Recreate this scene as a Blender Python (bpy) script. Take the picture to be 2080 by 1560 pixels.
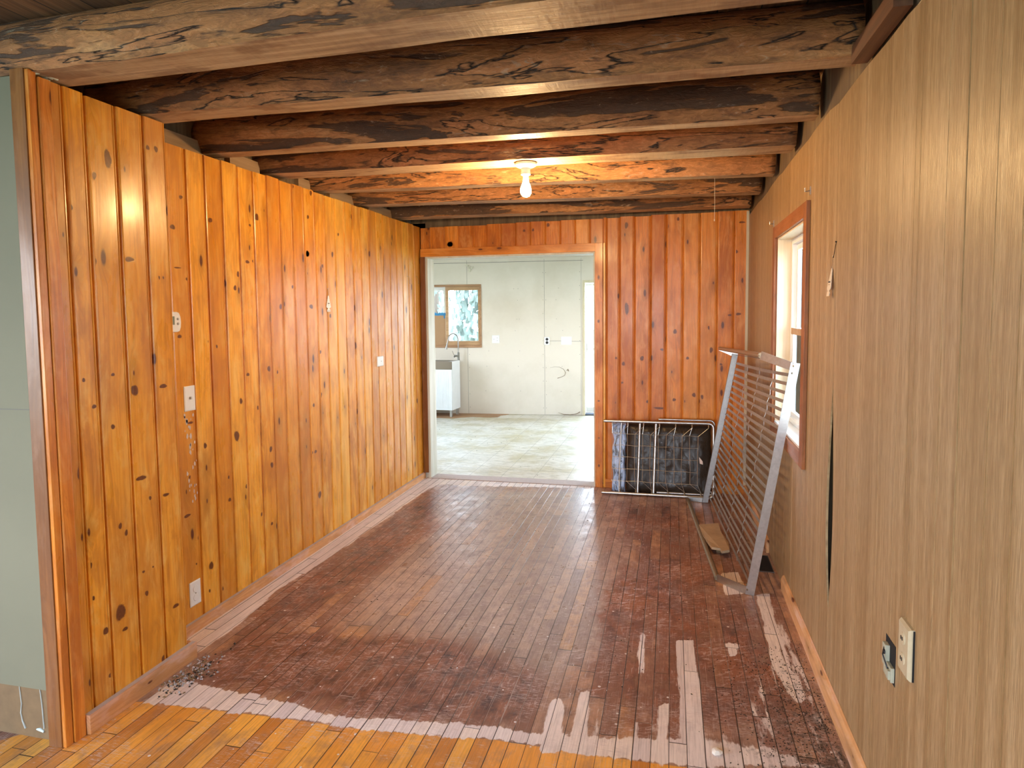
import bpy, math, random
import numpy as np
from mathutils import Vector, Matrix, noise as mnoise
for o in list(bpy.data.objects): bpy.data.objects.remove(o, do_unlink=True)
S = bpy.context.scene
COL = S.collection
random.seed(7)
# ------------------------------------------------------------------ camera
F, CYP = 1336.233, 727.36
cr = Vector((0.97189183, 0.23521554, -0.00999623)); cu = Vector((-0.00609591, 0.06758802, 0.99769469)); cf = Vector((-0.23534892, 0.96959038, -0.0671221))
cam = bpy.data.cameras.new('camera'); camo = bpy.data.objects.new('camera', cam); COL.objects.link(camo)
cam.sensor_width = 36; cam.lens = F/2080*36; cam.shift_y = -(780-CYP)/2080; cam.clip_start = .02; cam.clip_end = 300
camo.matrix_world = Matrix(((cr.x, cu.x, -cf.x, 0), (cr.y, cu.y, -cf.y, 0), (cr.z, cu.z, -cf.z, 1.5), (0, 0, 0, 1)))
S.camera = camo
# ------------------------------------------------------------------ light
SKY = 13.0
BULB = 800.0
S.view_settings.view_transform = 'Standard'; S.view_settings.look = 'None'; S.view_settings.gamma = 1; S.view_settings.use_curve_mapping = False
S.view_settings.exposure = 0.62
w = bpy.data.worlds.new('sky'); S.world = w; w.use_nodes = True
wn = w.node_tree.nodes; wl = w.node_tree.links
bg = wn['Background']; bg.inputs['Strength'].default_value = SKY
tc = wn.new('ShaderNodeTexCoord'); sx = wn.new('ShaderNodeSeparateXYZ'); rp = wn.new('ShaderNodeValToRGB')
wl.new(tc.outputs['Generated'], sx.inputs[0]); wl.new(sx.outputs['Z'], rp.inputs[0]); wl.new(rp.outputs[0], bg.inputs['Color'])
rp.color_ramp.elements[0].position = 0.0; rp.color_ramp.elements[0].color = (.86, .92, 1, 1)
rp.color_ramp.elements[1].position = 0.6; rp.color_ramp.elements[1].color = (.54, .74, 1, 1)
def portal(name, loc, nrm, sx_, sy_):
    l = bpy.data.lights.new(name, 'AREA'); l.shape = 'RECTANGLE'; l.size = sx_; l.size_y = sy_; l.cycles.is_portal = True
    o = bpy.data.objects.new(name, l); COL.objects.link(o); o.location = loc
    o.rotation_euler = Vector(nrm).to_track_quat('-Z', 'Z').to_euler() if False else (-Vector(nrm)).to_track_quat('Z', 'Y').to_euler()
    return o
XL, XR, YB, XB = -2.211, .599, 5.62, -2.05
KA = math.atan(.075); KD = Vector((math.cos(KA), math.sin(KA), 0)); KN = Vector((-math.sin(KA), math.cos(KA), 0)); KP = Vector((-1.8, 9.54, 0))
def kf(s, d, z): return KP + KD*s - KN*d + Vector((0, 0, z))     # far kitchen wall: s along it, d out of it
portal('sky_portal', (.74, 3.685, 1.39), (-1, 0, 0), 1.1, .9)
portal('sky_portal', kf(-2.05, -.14, 1.47), -KN, 2.2, .95)
portal('sky_portal', kf(.97, -.14, 1.0), -KN, .85, 2.0)
portal('sky_portal', (.76, 7.6, 1.4), (-1, 0, 0), 1.2, 1.4)
portal('sky_portal', (-4.72, 7.4, 1.45), (1, 0, 0), 1.2, 1.4)
portal('sky_portal', (-.9, -3.32, 1.35), (0, 1, 0), 2.4, 1.5)
portal('sky_portal', (-3.6, -3.32, 1.35), (0, 1, 0), 1.4, 1.5)
portal('sky_portal', (-5.12, -.6, 1.35), (1, 0, 0), 1.5, 2.2)
portal('sky_portal', (.74, -1.6, 1.35), (-1, 0, 0), 1.3, 1.5)
# ------------------------------------------------------------------ mesh helpers
class MB:
    def __init__(s): s.v = []; s.f = []; s.m = []; s.bc = []; s.kn = []; s.u = 0
    def add(s, vs, fs, mi=0, bc=None, kn=None):
        n = len(s.v); s.v += [tuple(v) for v in vs]; s.f += [tuple(n+i for i in f) for f in fs]; s.m += [mi]*len(fs)
        if bc is not None or s.u:
            if not s.u: s.bc = [(0, 0, 0)]*n; s.kn = [0.]*n; s.u = 1
            s.bc += list(bc) if bc is not None else [(0, 0, 0)]*len(vs)
            s.kn += list(kn) if kn is not None else [0.]*len(vs)
        return s
    def box(s, a, b, mi=0, T=None, bv=0):
        x0, y0, z0 = (min(a[i], b[i]) for i in range(3)); x1, y1, z1 = (max(a[i], b[i]) for i in range(3))
        vs = [(x0,y0,z0),(x1,y0,z0),(x1,y1,z0),(x0,y1,z0),(x0,y0,z1),(x1,y0,z1),(x1,y1,z1),(x0,y1,z1)]
        if T: vs = [T(*v) for v in vs]
        return s.add(vs, [(0,3,2,1),(4,5,6,7),(0,1,5,4),(1,2,6,5),(2,3,7,6),(3,0,4,7)], mi)
    def tube(s, pts, r, mi=0, n=10, caps=True, flat=None):
        pts = [Vector(p) for p in pts]; N = len(pts); vs = []; up = None
        rr = r if isinstance(r, (list, tuple)) else [r]*N
        for i, p in enumerate(pts):
            t = (pts[min(i+1, N-1)]-pts[max(i-1, 0)]).normalized()
            if up is None:
                up = Vector((0, 0, 1)) if abs(t.z) < .9 else Vector((1, 0, 0))
            a = t.cross(up).normalized(); up = a.cross(t).normalized()
            for k in range(n):
                c = 2*math.pi*k/n; vs.append(p+(a*math.cos(c)+up*math.sin(c)*(flat or 1))*rr[i])
        fs = [(i*n+k, i*n+(k+1) % n, (i+1)*n+(k+1) % n, (i+1)*n+k) for i in range(N-1) for k in range(n)]
        if caps: fs += [tuple(range(n))[::-1], tuple((N-1)*n+k for k in range(n))]
        return s.add(vs, fs, mi)
    def bar(s, p, q, wdir, w_, t_, mi=0):       # flat bar p->q, width w_ along wdir, thickness t_
        p, q = Vector(p), Vector(q); d = (q-p).normalized(); a = Vector(wdir); a = (a-d*a.dot(d)).normalized(); b = d.cross(a)
        vs = [P+a*(w_/2*i)+b*(t_/2*j) for P in (p, q) for i, j in ((-1,-1),(1,-1),(1,1),(-1,1))]
        return s.add(vs, [(0,3,2,1),(4,5,6,7),(0,1,5,4),(1,2,6,5),(2,3,7,6),(3,0,4,7)], mi)
    def lathe(s, prof, c, ax=(0,0,1), n=32, mi=0):
        ax = Vector(ax).normalized(); a = ax.orthogonal().normalized(); b = ax.cross(a); c = Vector(c); vs = []
        for r, h in prof:
            for k in range(n):
                t = 2*math.pi*k/n; vs.append(c+ax*h+(a*math.cos(t)+b*math.sin(t))*max(r, 1e-5))
        fs = [(i*n+k, i*n+(k+1) % n, (i+1)*n+(k+1) % n, (i+1)*n+k) for i in range(len(prof)-1) for k in range(n)]
        return s.add(vs, fs, mi)
    def build(s, name, mats, parent=None, smooth=False, bevel=0):
        me = bpy.data.meshes.new(name); me.from_pydata(s.v, [], s.f)
        for m in (mats if isinstance(mats, (list, tuple)) else [mats]): me.materials.append(m)
        me.polygons.foreach_set('material_index', s.m)
        if smooth: me.polygons.foreach_set('use_smooth', [True]*len(s.f))
        if s.u:
            a = me.attributes.new('bc', 'FLOAT_VECTOR', 'POINT'); a.data.foreach_set('vector', np.array(s.bc, dtype=np.float32).ravel())
            a = me.attributes.new('kn', 'FLOAT', 'POINT'); a.data.foreach_set('value', np.array(s.kn, dtype=np.float32))
        me.update()
        o = bpy.data.objects.new(name, me); COL.objects.link(o)
        if parent: o.parent = parent
        if smooth and smooth != 'full':
            try:
                for e in me.edges: pass
                me.set_sharp_from_angle(angle=math.radians(40))
            except Exception: pass
        if bevel:
            md = o.modifiers.new('bevel', 'BEVEL'); md.width = bevel; md.segments = 2; md.limit_method = 'ANGLE'
        return o
def st(o): o['kind'] = 'structure'; return o
def tag(o, label, cat, group=None, kind=None):
    o['label'] = label; o['category'] = cat
    if group: o['group'] = group
    if kind: o['kind'] = kind
    return o
def thing(name, label, cat, loc=(0, 0, 0), group=None):
    o = bpy.data.objects.new(name, None); COL.objects.link(o); o.location = loc; o.empty_display_size = .1
    return tag(o, label, cat, group)
def part(mb, name, mats, t, smooth=False, bevel=0, label=None):   # mesh given in world coordinates, parented to t
    L = t.location if t.parent is None else t.location
    base = Vector(t.location)
    if t.parent: base = Vector(t.parent.location)
    mb.v = [tuple(Vector(v)-base) for v in mb.v]
    o = mb.build(name, mats, t, smooth, bevel)
    if label: o['label'] = label
    return o
# ------------------------------------------------------------------ node helpers
class NT:
    def __init__(s, name, rough=.5, metal=0, spec=.5):
        s.m = bpy.data.materials.new(name); s.m.use_nodes = True; s.t = s.m.node_tree; s.n = s.t.nodes; s.l = s.t.links
        s.b = s.n['Principled BSDF']; s.set('Roughness', rough); s.set('Metallic', metal); s.set('Specular IOR Level', spec)
    def _in(s, sock, v):
        if v is None: return
        if isinstance(v, bpy.types.NodeSocket): s.l.new(v, sock)
        elif isinstance(v, (tuple, list)):
            if sock.type == 'RGBA': sock.default_value = tuple(v)+((1,) if len(v) == 3 else ())
            else: sock.default_value = v
        else: sock.default_value = v
    def set(s, k, v):
        if k == 'Base Color' and isinstance(v, tuple) and len(v) == 3: v = v+(1,)
        s._in(s.b.inputs[k], v)
    def math(s, op, a, b=None, c=None, clamp=False):
        n = s.n.new('ShaderNodeMath'); n.operation = op; n.use_clamp = clamp
        s._in(n.inputs[0], a); s._in(n.inputs[1], b); s._in(n.inputs[2], c); return n.outputs[0]
    def vm(s, op, a, b=None):
        n = s.n.new('ShaderNodeVectorMath'); n.operation = op; s._in(n.inputs[0], a); s._in(n.inputs[1], b); return n.outputs[0]
    def comb(s, x=0, y=0, z=0):
        n = s.n.new('ShaderNodeCombineXYZ'); s._in(n.inputs[0], x); s._in(n.inputs[1], y); s._in(n.inputs[2], z); return n.outputs[0]
    def sep(s, v):
        n = s.n.new('ShaderNodeSeparateXYZ'); s._in(n.inputs[0], v); return n.outputs
    def sepc(s, v):
        n = s.n.new('ShaderNodeSeparateColor'); s._in(n.inputs[0], v); return n.outputs
    def obj(s):
        n = s.n.new('ShaderNodeTexCoord'); return n.outputs['Object']
    def geo(s, k='Position'):
        return s.n.new('ShaderNodeNewGeometry').outputs[k]
    def attr(s, name, out='Vector'):
        n = s.n.new('ShaderNodeAttribute'); n.attribute_name = name; return n.outputs[out]
    def noise(s, v, sc=5, det=3, ro=.5, dist=0, out=0):
        n = s.n.new('ShaderNodeTexNoise'); s._in(n.inputs['Vector'], v); s._in(n.inputs['Scale'], sc); n.inputs['Detail'].default_value = det
        n.inputs['Roughness'].default_value = ro; n.inputs['Distortion'].default_value = dist; return n.outputs[out]
    def vor(s, v, sc=1, feat='F1', dim='3D', rnd=1):
        n = s.n.new('ShaderNodeTexVoronoi'); n.voronoi_dimensions = dim; n.feature = feat; s._in(n.inputs['Vector'], v); s._in(n.inputs['Scale'], sc)
        n.inputs['Randomness'].default_value = rnd; return n.outputs
    def white(s, v, dim='3D'):
        n = s.n.new('ShaderNodeTexWhiteNoise'); n.noise_dimensions = dim
        s._in(n.inputs['W' if dim == '1D' else 'Vector'], v); return n.outputs
    def mr(s, v, a, b, c=0, d=1, sm=False):
        n = s.n.new('ShaderNodeMapRange'); n.clamp = True
        if sm: n.interpolation_type = 'SMOOTHSTEP'
        for i, x in enumerate((v, a, b, c, d)): s._in(n.inputs[i], x)
        return n.outputs[0]
    def ramp(s, f, st_, interp='LINEAR'):
        n = s.n.new('ShaderNodeValToRGB'); s._in(n.inputs[0], f); e = n.color_ramp; e.interpolation = interp
        while len(e.elements) < len(st_): e.elements.new(.5)
        for i, (p, c) in enumerate(st_): e.elements[i].position = p; e.elements[i].color = tuple(c)+(1,)
        return n.outputs[0]
    def mix(s, f, a, b, mode='MIX'):
        n = s.n.new('ShaderNodeMix'); n.data_type = 'RGBA'; n.blend_type = mode; n.clamp_factor = True
        s._in(n.inputs[0], f); s._in(n.inputs[6], a); s._in(n.inputs[7], b); return n.outputs[2]
    def bump(s, h, st_=.3, d=.01):
        n = s.n.new('ShaderNodeBump'); n.inputs['Strength'].default_value = st_; n.inputs['Distance'].default_value = d
        s._in(n.inputs['Height'], h); s.l.new(n.outputs[0], s.b.inputs['Normal'])
def plain(name, col, rough=.5, metal=0, spec=.5, var=.06, sc=8, bump=0):
    m = NT(name, rough, metal, spec); n = m.noise(m.obj(), sc, 4, .6)
    c = m.mix(n, tuple(x*(1-var) for x in col), tuple(min(1, x*(1+var)) for x in col)); m.set('Base Color', c)
    if bump: m.bump(n, bump)
    return m.m
# ------------------------------------------------------------------ materials
def pine(name, light, mid, dark, rough=.3):
    m = NT(name, rough); u, v, r = m.sep(m.attr('bc'))[:3]; kn = m.attr('kn', 'Fac')
    vo = m.vor(m.comb(m.math('MULTIPLY_ADD', u, 9, m.math('MULTIPLY', r, 57)), m.math('MULTIPLY_ADD', v, 3.3, m.math('MULTIPLY', r, 91))), 1, dim='2D')
    kd = vo[0]; pick = m.sepc(vo[1])[0]
    size = m.mr(pick, .55, 1, 0, .12)
    rk = m.mr(kd, m.math('MULTIPLY', size, .55), m.math('ADD', size, .01), 1, 0, True)
    rk = m.math('MULTIPLY', rk, m.math('GREATER_THAN', pick, .64))
    halo = m.math('MULTIPLY', m.mr(kd, 0, .42, 1, 0, True), m.math('GREATER_THAN', pick, .64))
    halo = m.math('MAXIMUM', halo, m.math('MULTIPLY', kn, .8))
    du = m.math('MULTIPLY_ADD', halo, .035, u)
    warp = m.noise(m.comb(m.math('MULTIPLY', u, 5), m.math('MULTIPLY', v, 1.2), m.math('MULTIPLY', r, 31)), 1, 2)
    x = m.math('MULTIPLY_ADD', warp, .10, du)
    g = m.noise(m.comb(m.math('MULTIPLY', x, 95), m.math('MULTIPLY', v, 1.6), m.math('MULTIPLY', r, 77)), 1, 3, .6)
    fine = m.noise(m.comb(m.math('MULTIPLY', x, 420), m.math('MULTIPLY', v, 6), r), 1, 2)
    blot = m.noise(m.comb(m.math('MULTIPLY', u, 7), m.math('MULTIPLY', v, 2.0), m.math('MULTIPLY', r, 13)), 1, 4, .6)
    c = m.ramp(g, [(.3, light), (.52, mid), (.72, tuple(a*.72 for a in mid))])
    c = m.mix(m.mr(blot, .46, .62, 0, .55), c, dark); bl2 = m.noise(m.comb(m.math('MULTIPLY_ADD', r, 41, m.math('MULTIPLY', u, 16)), m.math('MULTIPLY', v, 4.5), r), 1, 5, .65, .5)
    c = m.mix(m.mr(bl2, .5, .68, 0, .5), c, tuple(min(1, q) for q in (light[0], light[1]*1.35, light[2]*3.2)))
    c = m.mix(m.mr(bl2, .46, .34, 0, .45), c, dark)
    c = m.mix(m.math('MULTIPLY', fine, .22), c, dark)
    rv = m.white(r, '1D')[0]
    c = m.mix(m.mr(rv, .3, 1, 0, .6), c, tuple(a*b for a, b in zip(mid, (.60, .50, .6)))); c = m.mix(m.mr(rv, .3, 0, 0, .35), c, tuple(min(1, q) for q in (light[0], light[1]*1.2, light[2]*1.6)))
    c = m.mix(m.math('MULTIPLY', halo, .55), c, tuple(a*.45 for a in mid))
    knc = m.mix(m.noise(m.comb(m.math('MULTIPLY', u, 90), m.math('MULTIPLY', v, 90)), 1, 2), (.05, .012, .006), (.20, .055, .014))
    kk = m.math('MAXIMUM', rk, m.mr(m.math('ADD', kn, m.math('MULTIPLY', m.math('SUBTRACT', g, .5), .5)), .38, .72, 0, .93, True))
    c = m.mix(kk, c, knc)
    m.set('Base Color', c); m.set('Roughness', m.mr(blot, .3, .7, rough-.06, rough+.12)); m.set('Coat Weight', .10); m.set('Coat Roughness', .16); m.set('Specular IOR Level', .35)
    m.bump(m.math('ADD', m.math('MULTIPLY', g, .5), m.math('MULTIPLY', blot, 1.2)), .22, .004)
    return m.m
PINE = pine('knotty_pine', (.98, .49, .06), (.84, .35, .028), (.40, .13, .016), .30)
PINER = pine('knotty_pine_red', (.86, .33, .045), (.68, .21, .020), (.32, .08, .010), .32)
PINED = pine('dark_pine_trim', (.36, .15, .04), (.26, .095, .02), (.12, .04, .01), .35)
PINEB = pine('pine_baseboard', (.86, .47, .20), (.74, .36, .12), (.42, .19, .08), .42)
CASING = pine('window_casing_wood', (.40, .14, .035), (.32, .10, .022), (.16, .05, .014), .4)

def tan_panel():
    m = NT('tan_wood_panel', .38); p = m.sep(m.obj()); y, z = p[1], p[2]
    wv = m.noise(m.comb(0, m.math('MULTIPLY', y, 3), m.math('MULTIPLY', z, .7)), 1, 2)
    yy = m.math('MULTIPLY_ADD', wv, .03, y)
    a = m.noise(m.comb(0, m.math('MULTIPLY', yy, 45), m.math('MULTIPLY', z, .8)), 1, 4, .65)
    b = m.noise(m.comb(3, m.math('MULTIPLY', yy, 320), m.math('MULTIPLY', z, 14)), 1, 3, .6)
    c = m.ramp(a, [(.3, (.30, .18, .075)), (.5, (.41, .265, .125)), (.7, (.50, .35, .18))])
    e = m.noise(m.comb(7, m.math('MULTIPLY', yy, 14), m.math('MULTIPLY', z, .25)), 1, 3, .7)
    c = m.mix(m.mr(e, .45, .62, 0, .32), c, (.27, .16, .065)); c = m.mix(m.mr(e, .5, .36, 0, .35), c, (.60, .45, .27))
    c = m.mix(m.mr(b, .42, .62, 0, .6), c, (.21, .125, .05)); m.set('Base Color', c)
    m.set('Roughness', m.mr(b, .3, .7, .3, .46)); m.bump(b, .35, .003); return m.m
TAN = tan_panel()
GROOVE = plain('cream_groove', (.80, .74, .52), .6)
REVEAL = None
def wood_simple(name, cols, axis=0, sc=60, rough=.5, bump=.3):
    m = NT(name, rough); p = list(m.sep(m.obj())[:3]); q = [m.math('MULTIPLY', p[i], 1.5 if i == axis else sc) for i in range(3)]
    n = m.noise(m.comb(*q), 1, 4, .62, .3); lo = m.noise(m.obj(), 3, 3)
    c = m.ramp(n, [(.25, cols[0]), (.5, cols[1]), (.75, cols[2])]); c = m.mix(m.mr(lo, .4, .7, 0, .5), c, cols[0]); m.set('Base Color', c)
    m.bump(n, bump, .004); return m.m
REVEAL = wood_simple('pale_wood_reveal', [(.70, .55, .36), (.78, .64, .45), (.84, .72, .54)], 2, 90, .45)
def log_mat():
    m = NT('log_bark', .72); P = m.obj(); x, y, z = m.sep(P)[:3]; rnd = m.n.new('ShaderNodeObjectInfo').outputs['Random']
    off = m.math('MULTIPLY', rnd, 50)
    V = m.comb(m.math('MULTIPLY_ADD', x, 2.2, off), m.math('MULTIPLY', y, 11), m.math('MULTIPLY', z, 11))
    a = m.noise(V, 1, 5, .62, .4); V2 = m.comb(m.math('MULTIPLY_ADD', x, 7, off), m.math('MULTIPLY', y, 34), m.math('MULTIPLY', z, 34)); b = m.noise(V2, 1, 4, .65)
    V3 = m.comb(m.math('MULTIPLY_ADD', x, 1.1, m.math('MULTIPLY', rnd, 31)), m.math('MULTIPLY', y, 6), m.math('MULTIPLY', z, 9)); d = m.noise(V3, 1, 4, .6, .8)
    c = m.ramp(a, [(.3, (.17, .075, .028)), (.47, (.40, .17, .055)), (.6, (.50, .22, .07)), (.75, (.66, .36, .15))])
    fl = m.noise(m.comb(m.math('MULTIPLY_ADD', x, 14, off), m.math('MULTIPLY', y, 45), m.math('MULTIPLY', z, 45)), 1, 4, .7, 1.5)
    e1 = m.math('ADD', d, m.math('MULTIPLY', m.math('SUBTRACT', b, .5), .12))
    c = m.mix(m.mr(e1, .55, .57, 0, .85), c, (.52, .22, .075))
    edge = m.math('MULTIPLY', m.mr(e1, .53, .55, 0, 1), m.mr(e1, .555, .575, 1, 0)); c = m.mix(edge, c, (.03, .018, .012))
    c = m.mix(m.mr(e1, .43, .41, 0, .85), c, (.045, .028, .02))
    c = m.mix(m.mr(b, .55, .72, 0, .75), c, (.05, .028, .018)); c = m.mix(m.mr(fl, .62, .70, 0, .5), c, (.55, .40, .26))
    c = m.mix(m.math('MULTIPLY', m.mr(m.noise(m.comb(m.math('MULTIPLY_ADD', x, 1.7, off), 0, m.math('MULTIPLY', z, 9)), 1, 4, .7), .58, .68, 0, .6), m.math('GREATER_THAN', fl, .56)), c, (.30, .27, .20)); m.set('Base Color', c)
    c = m.mix(m.mr(fl, .40, .60, .35, 0), c, (.03, .018, .012)); m.set('Base Color', c)
    m.bump(m.math('ADD', m.math('ADD', a, m.math('ADD', m.math('MULTIPLY', b, .6), m.math('MULTIPLY', fl, .5))), m.math('ADD', m.mr(e1, .545, .56, 0, .5), m.mr(e1, .41, .43, 0, .4))), .9, .012); return m.m
LOG = log_mat()
def sawn_mat():
    m = NT('sawn_log_face', .55); P = m.obj(); x, y, z = m.sep(P)[:3]; rnd = m.n.new('ShaderNodeObjectInfo').outputs['Random']
    V = m.comb(m.math('MULTIPLY_ADD', x, 1.6, m.math('MULTIPLY', rnd, 40)), m.math('MULTIPLY', y, 38), 0); a = m.noise(V, 1, 5, .62, .5)
    e = m.noise(m.comb(m.math('MULTIPLY_ADD', x, 3, m.math('MULTIPLY', rnd, 20)), m.math('MULTIPLY', y, 9), 0), 1, 4, .6)
    s = m.noise(m.comb(m.math('MULTIPLY', x, 60), m.math('MULTIPLY', y, 8), 0), 1, 2)
    c = m.ramp(a, [(.3, (.20, .11, .05)), (.5, (.42, .27, .14)), (.7, (.58, .42, .25))])
    c = m.mix(m.mr(e, .52, .60, 0, .8), c, (.17, .075, .03)); f_ = m.noise(m.comb(m.math('MULTIPLY', x, 9), m.math('MULTIPLY', y, 120), 0), 1, 4, .7); c = m.mix(m.mr(f_, .5, .7, 0, .6), c, (.14, .075, .035)); c = m.mix(m.math('MULTIPLY', s, .3), c, (.62, .48, .30)); m.set('Base Color', c)
    m.set('Roughness', m.mr(a, .3, .7, .5, .7)); m.set('Specular IOR Level', .4); m.bump(m.math('ADD', a, m.math('ADD', s, f_)), .5, .005); return m.m
SAWN = sawn_mat()
def ceil_mat():
    m = NT('dark_ceiling_board', .7); x, y, z = m.sep(m.obj())[:3]; i = m.math('FLOOR', m.math('DIVIDE', x, .14)); r = m.white(i, '1D')[0]
    f = m.math('FRACT', m.math('DIVIDE', x, .14)); g = m.math('LESS_THAN', f, .035)
    a = m.noise(m.comb(m.math('MULTIPLY', x, 60), m.math('MULTIPLY', y, 2.5), r), 1, 4)
    c = m.ramp(a, [(.3, (.10, .045, .02)), (.7, (.30, .14, .055))]); c = m.mix(m.math('MULTIPLY', r, .6), c, (.05, .028, .016)); c = m.mix(g, c, (.008, .005, .004))
    m.set('Base Color', c); m.bump(m.math('SUBTRACT', a, g), .4, .01); return m.m
CEILM = ceil_mat()
def floor_mat():
    m = NT('worn_strip_floor', .35); x, y, z = m.sep(m.obj())[:3]
    W = .0605; ci = m.math('FLOOR', m.math('DIVIDE', x, W)); rr = m.white(ci, '1D'); r1 = rr[0]
    yl = m.math('MULTIPLY_ADD', r1, 9.3, m.math('DIVIDE', y, m.mr(r1, 0, 1, .5, 1.15))); ri = m.math('FLOOR', yl)
    wn_ = m.white(m.comb(ci, ri, 0)); rb = wn_[0]; rc = m.sepc(wn_[1])
    fx = m.math('FRACT', m.math('DIVIDE', x, W)); fy = m.math('FRACT', yl)
    ex = m.math('MINIMUM', fx, m.math('SUBTRACT', 1, fx)); ey = m.math('MINIMUM', fy, m.math('SUBTRACT', 1, fy))
    gapr = m.mr(rc[2], 0, 1, .018, .05)
    gap = m.math('MAXIMUM', m.mr(ex, m.math('MULTIPLY', gapr, .4), gapr, 1, 0), m.mr(ey, .0012, .003, 1, 0))
    ms = m.sepc(m.attr('mask', 'Color')); van = m.attr('van', 'Fac')
    streak = m.noise(m.comb(m.math('MULTIPLY_ADD', rb, 20, m.math('MULTIPLY', x, 34)), m.math('MULTIPLY', y, 5), 0), 1, 4, .6)
    brd = m.math('MULTIPLY', m.math('SUBTRACT', rc[1], .5), .22)
    low = m.noise(m.comb(m.math('MULTIPLY', x, 2.6), m.math('MULTIPLY', y, 2.0), 0), 1, 5, .62)
    mid = m.noise(m.comb(m.math('MULTIPLY', x, 14), m.math('MULTIPLY', y, 9), 0), 1, 5, .7)
    grain = m.noise(m.comb(m.math('MULTIPLY_ADD', rb, 37, m.math('MULTIPLY', x, 150)), m.math('MULTIPLY', y, 5), 0), 1, 4, .6)
    # base worn boards
    c = m.ramp(rb, [(0, (.25, .11, .075)), (.35, (.36, .19, .13)), (.65, (.45, .27, .19)), (1, (.50, .25, .12))])
    c = m.mix(m.mr(mid, .4, .62, 0, .65), c, (.16, .075, .06))
    # grey mid
    gm = m.mr(m.math('ADD', ms[2], m.math('MULTIPLY', m.math('SUBTRACT', mid, .5), .5)), .35, .65, 0, .85)
    gc = m.ramp(rb, [(0, (.34, .25, .21)), (.5, (.46, .35, .29)), (.8, (.52, .41, .35)), (1, (.55, .34, .19))])
    gc = m.mix(m.mr(mid, .45, .62, 0, .65), gc, (.28, .21, .20))
    c = m.mix(gm, c, gc)
    # dark stain
    dm = m.math('ADD', m.math('ADD', ms[1], m.math('MULTIPLY', m.math('SUBTRACT', low, .5), .9)), m.math('ADD', brd, m.math('MULTIPLY', m.math('SUBTRACT', mid, .5), .8)))
    dm = m.mr(dm, .42, .7, 0, .92)
    dc = m.mix(m.mr(mid, .38, .62, 0, 1), (.065, .030, .036), (.30, .12, .075)); dc = m.mix(m.mr(low, .5, .65, 0, .7), dc, (.34, .115, .045))
    c = m.mix(dm, c, dc)
    # scuffs: fine pale scratch fields
    V = m.comb(m.math('MULTIPLY', m.math('ADD', x, m.math('MULTIPLY', y, .6)), 16), m.math('MULTIPLY', m.math('SUBTRACT', y, m.math('MULTIPLY', x, .5)), 60), 0)
    sc = m.noise(V, 1, 5, .75, .6); sc2 = m.noise(m.comb(m.math('MULTIPLY', x, 70), m.math('MULTIPLY', y, 12), 0), 1, 5, .75, .4)
    sm = m.math('MULTIPLY', m.mr(sc, .54, .62, 0, 1), m.mr(low, .42, .6, 0, 1)); sm = m.math('MAXIMUM', sm, m.math('MULTIPLY', m.mr(sc2, .56, .64, 0, 1), m.mr(mid, .45, .6, 0, 1)))
    c = m.mix(m.math('MULTIPLY', sm, .7), c, (.62, .50, .48))
    # varnished boards
    vm = m.mr(m.math('ADD', van, m.math('MULTIPLY', m.math('SUBTRACT', mid, .5), .2)), .45, .55)
    vc = m.ramp(rb, [(0, (.55, .20, .035)), (.5, (.82, .34, .05)), (1, (.95, .47, .08))]); vc = m.mix(m.mr(low, .48, .7, 0, .6), vc, (.28, .12, .05))
    vc = m.mix(m.mr(mid, .5, .7, 0, .6), vc, (.30, .18, .12)); c = m.mix(vm, c, vc)
    # bare wood
    bs = m.math('ADD', m.math('ADD', ms[0], m.math('MULTIPLY', m.math('SUBTRACT', streak, .5), .75)), brd)
    bm = m.mr(bs, .46, .54)
    bcx = m.ramp(rb, [(0, (.74, .64, .63)), (.5, (.84, .75, .73)), (1, (.88, .76, .68))]); bcx = m.mix(m.mr(mid, .5, .72, 0, .5), bcx, (.58, .50, .50))
    c = m.mix(bm, c, bcx)
    c = m.mix(m.mr(grain, .45, .75, 0, .35), c, (.09, .05, .035))
    dr = m.math('MULTIPLY', m.mr(x, .05, .5, 0, 1), m.math('MULTIPLY', m.mr(y, 3.3, 2.4, 0, 1), m.mr(y, 1.9, 2.1, 0, 1)))
    dn = m.noise(m.comb(m.math('MULTIPLY', x, 22), m.math('MULTIPLY', y, 16), 0), 1, 6, .8, .5); c = m.mix(m.math('MULTIPLY', m.mr(m.math('ADD', dn, m.math('MULTIPLY', dr, .16)), .62, .70, 0, .8), dr), c, (.055, .04, .032))
    hs = m.noise(m.comb(m.math('MULTIPLY', x, 26), m.math('MULTIPLY', y, 190), 3), 1, 5, .8, .5); c = m.mix(m.math('MULTIPLY', m.mr(hs, .53, .61, 0, .8), m.mr(m.noise(m.comb(m.math('MULTIPLY', x, 3.5), m.math('MULTIPLY', y, 3), 9), 1, 4, .7), .48, .58, 0, 1)), c, (.64, .52, .50))
    ln_ = m.noise(m.comb(m.math('MULTIPLY', x, 260), m.math('MULTIPLY', y, 3.5), 5), 1, 3, .7); c = m.mix(m.mr(ln_, .60, .68, 0, .55), c, (.62, .50, .46))
    # paint specks
    vo = m.vor(m.comb(x, y, 0), 11, dim='2D'); pk = m.sepc(vo[1])[0]
    sp = m.math('MULTIPLY', m.math('LESS_THAN', vo[0], m.mr(pk, .7, 1, 0, .07)), m.math('GREATER_THAN', pk, .7)); sp = m.math('MULTIPLY', sp, m.math('SUBTRACT', 1, bm))
    c = m.mix(m.math('MULTIPLY', sp, m.mr(y, 3.2, 3.8, .9, .1)), c, (.75, .72, .72))
    lg = m.math('MULTIPLY', m.mr(m.noise(m.comb(ci, m.math('MULTIPLY', y, 1.5), 0), 1, 1), .52, .6), m.math('MULTIPLY', dm, .8))
    c = m.mix(gap, c, m.mix(lg, (.02, .012, .010), (.5, .4, .36)))
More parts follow.
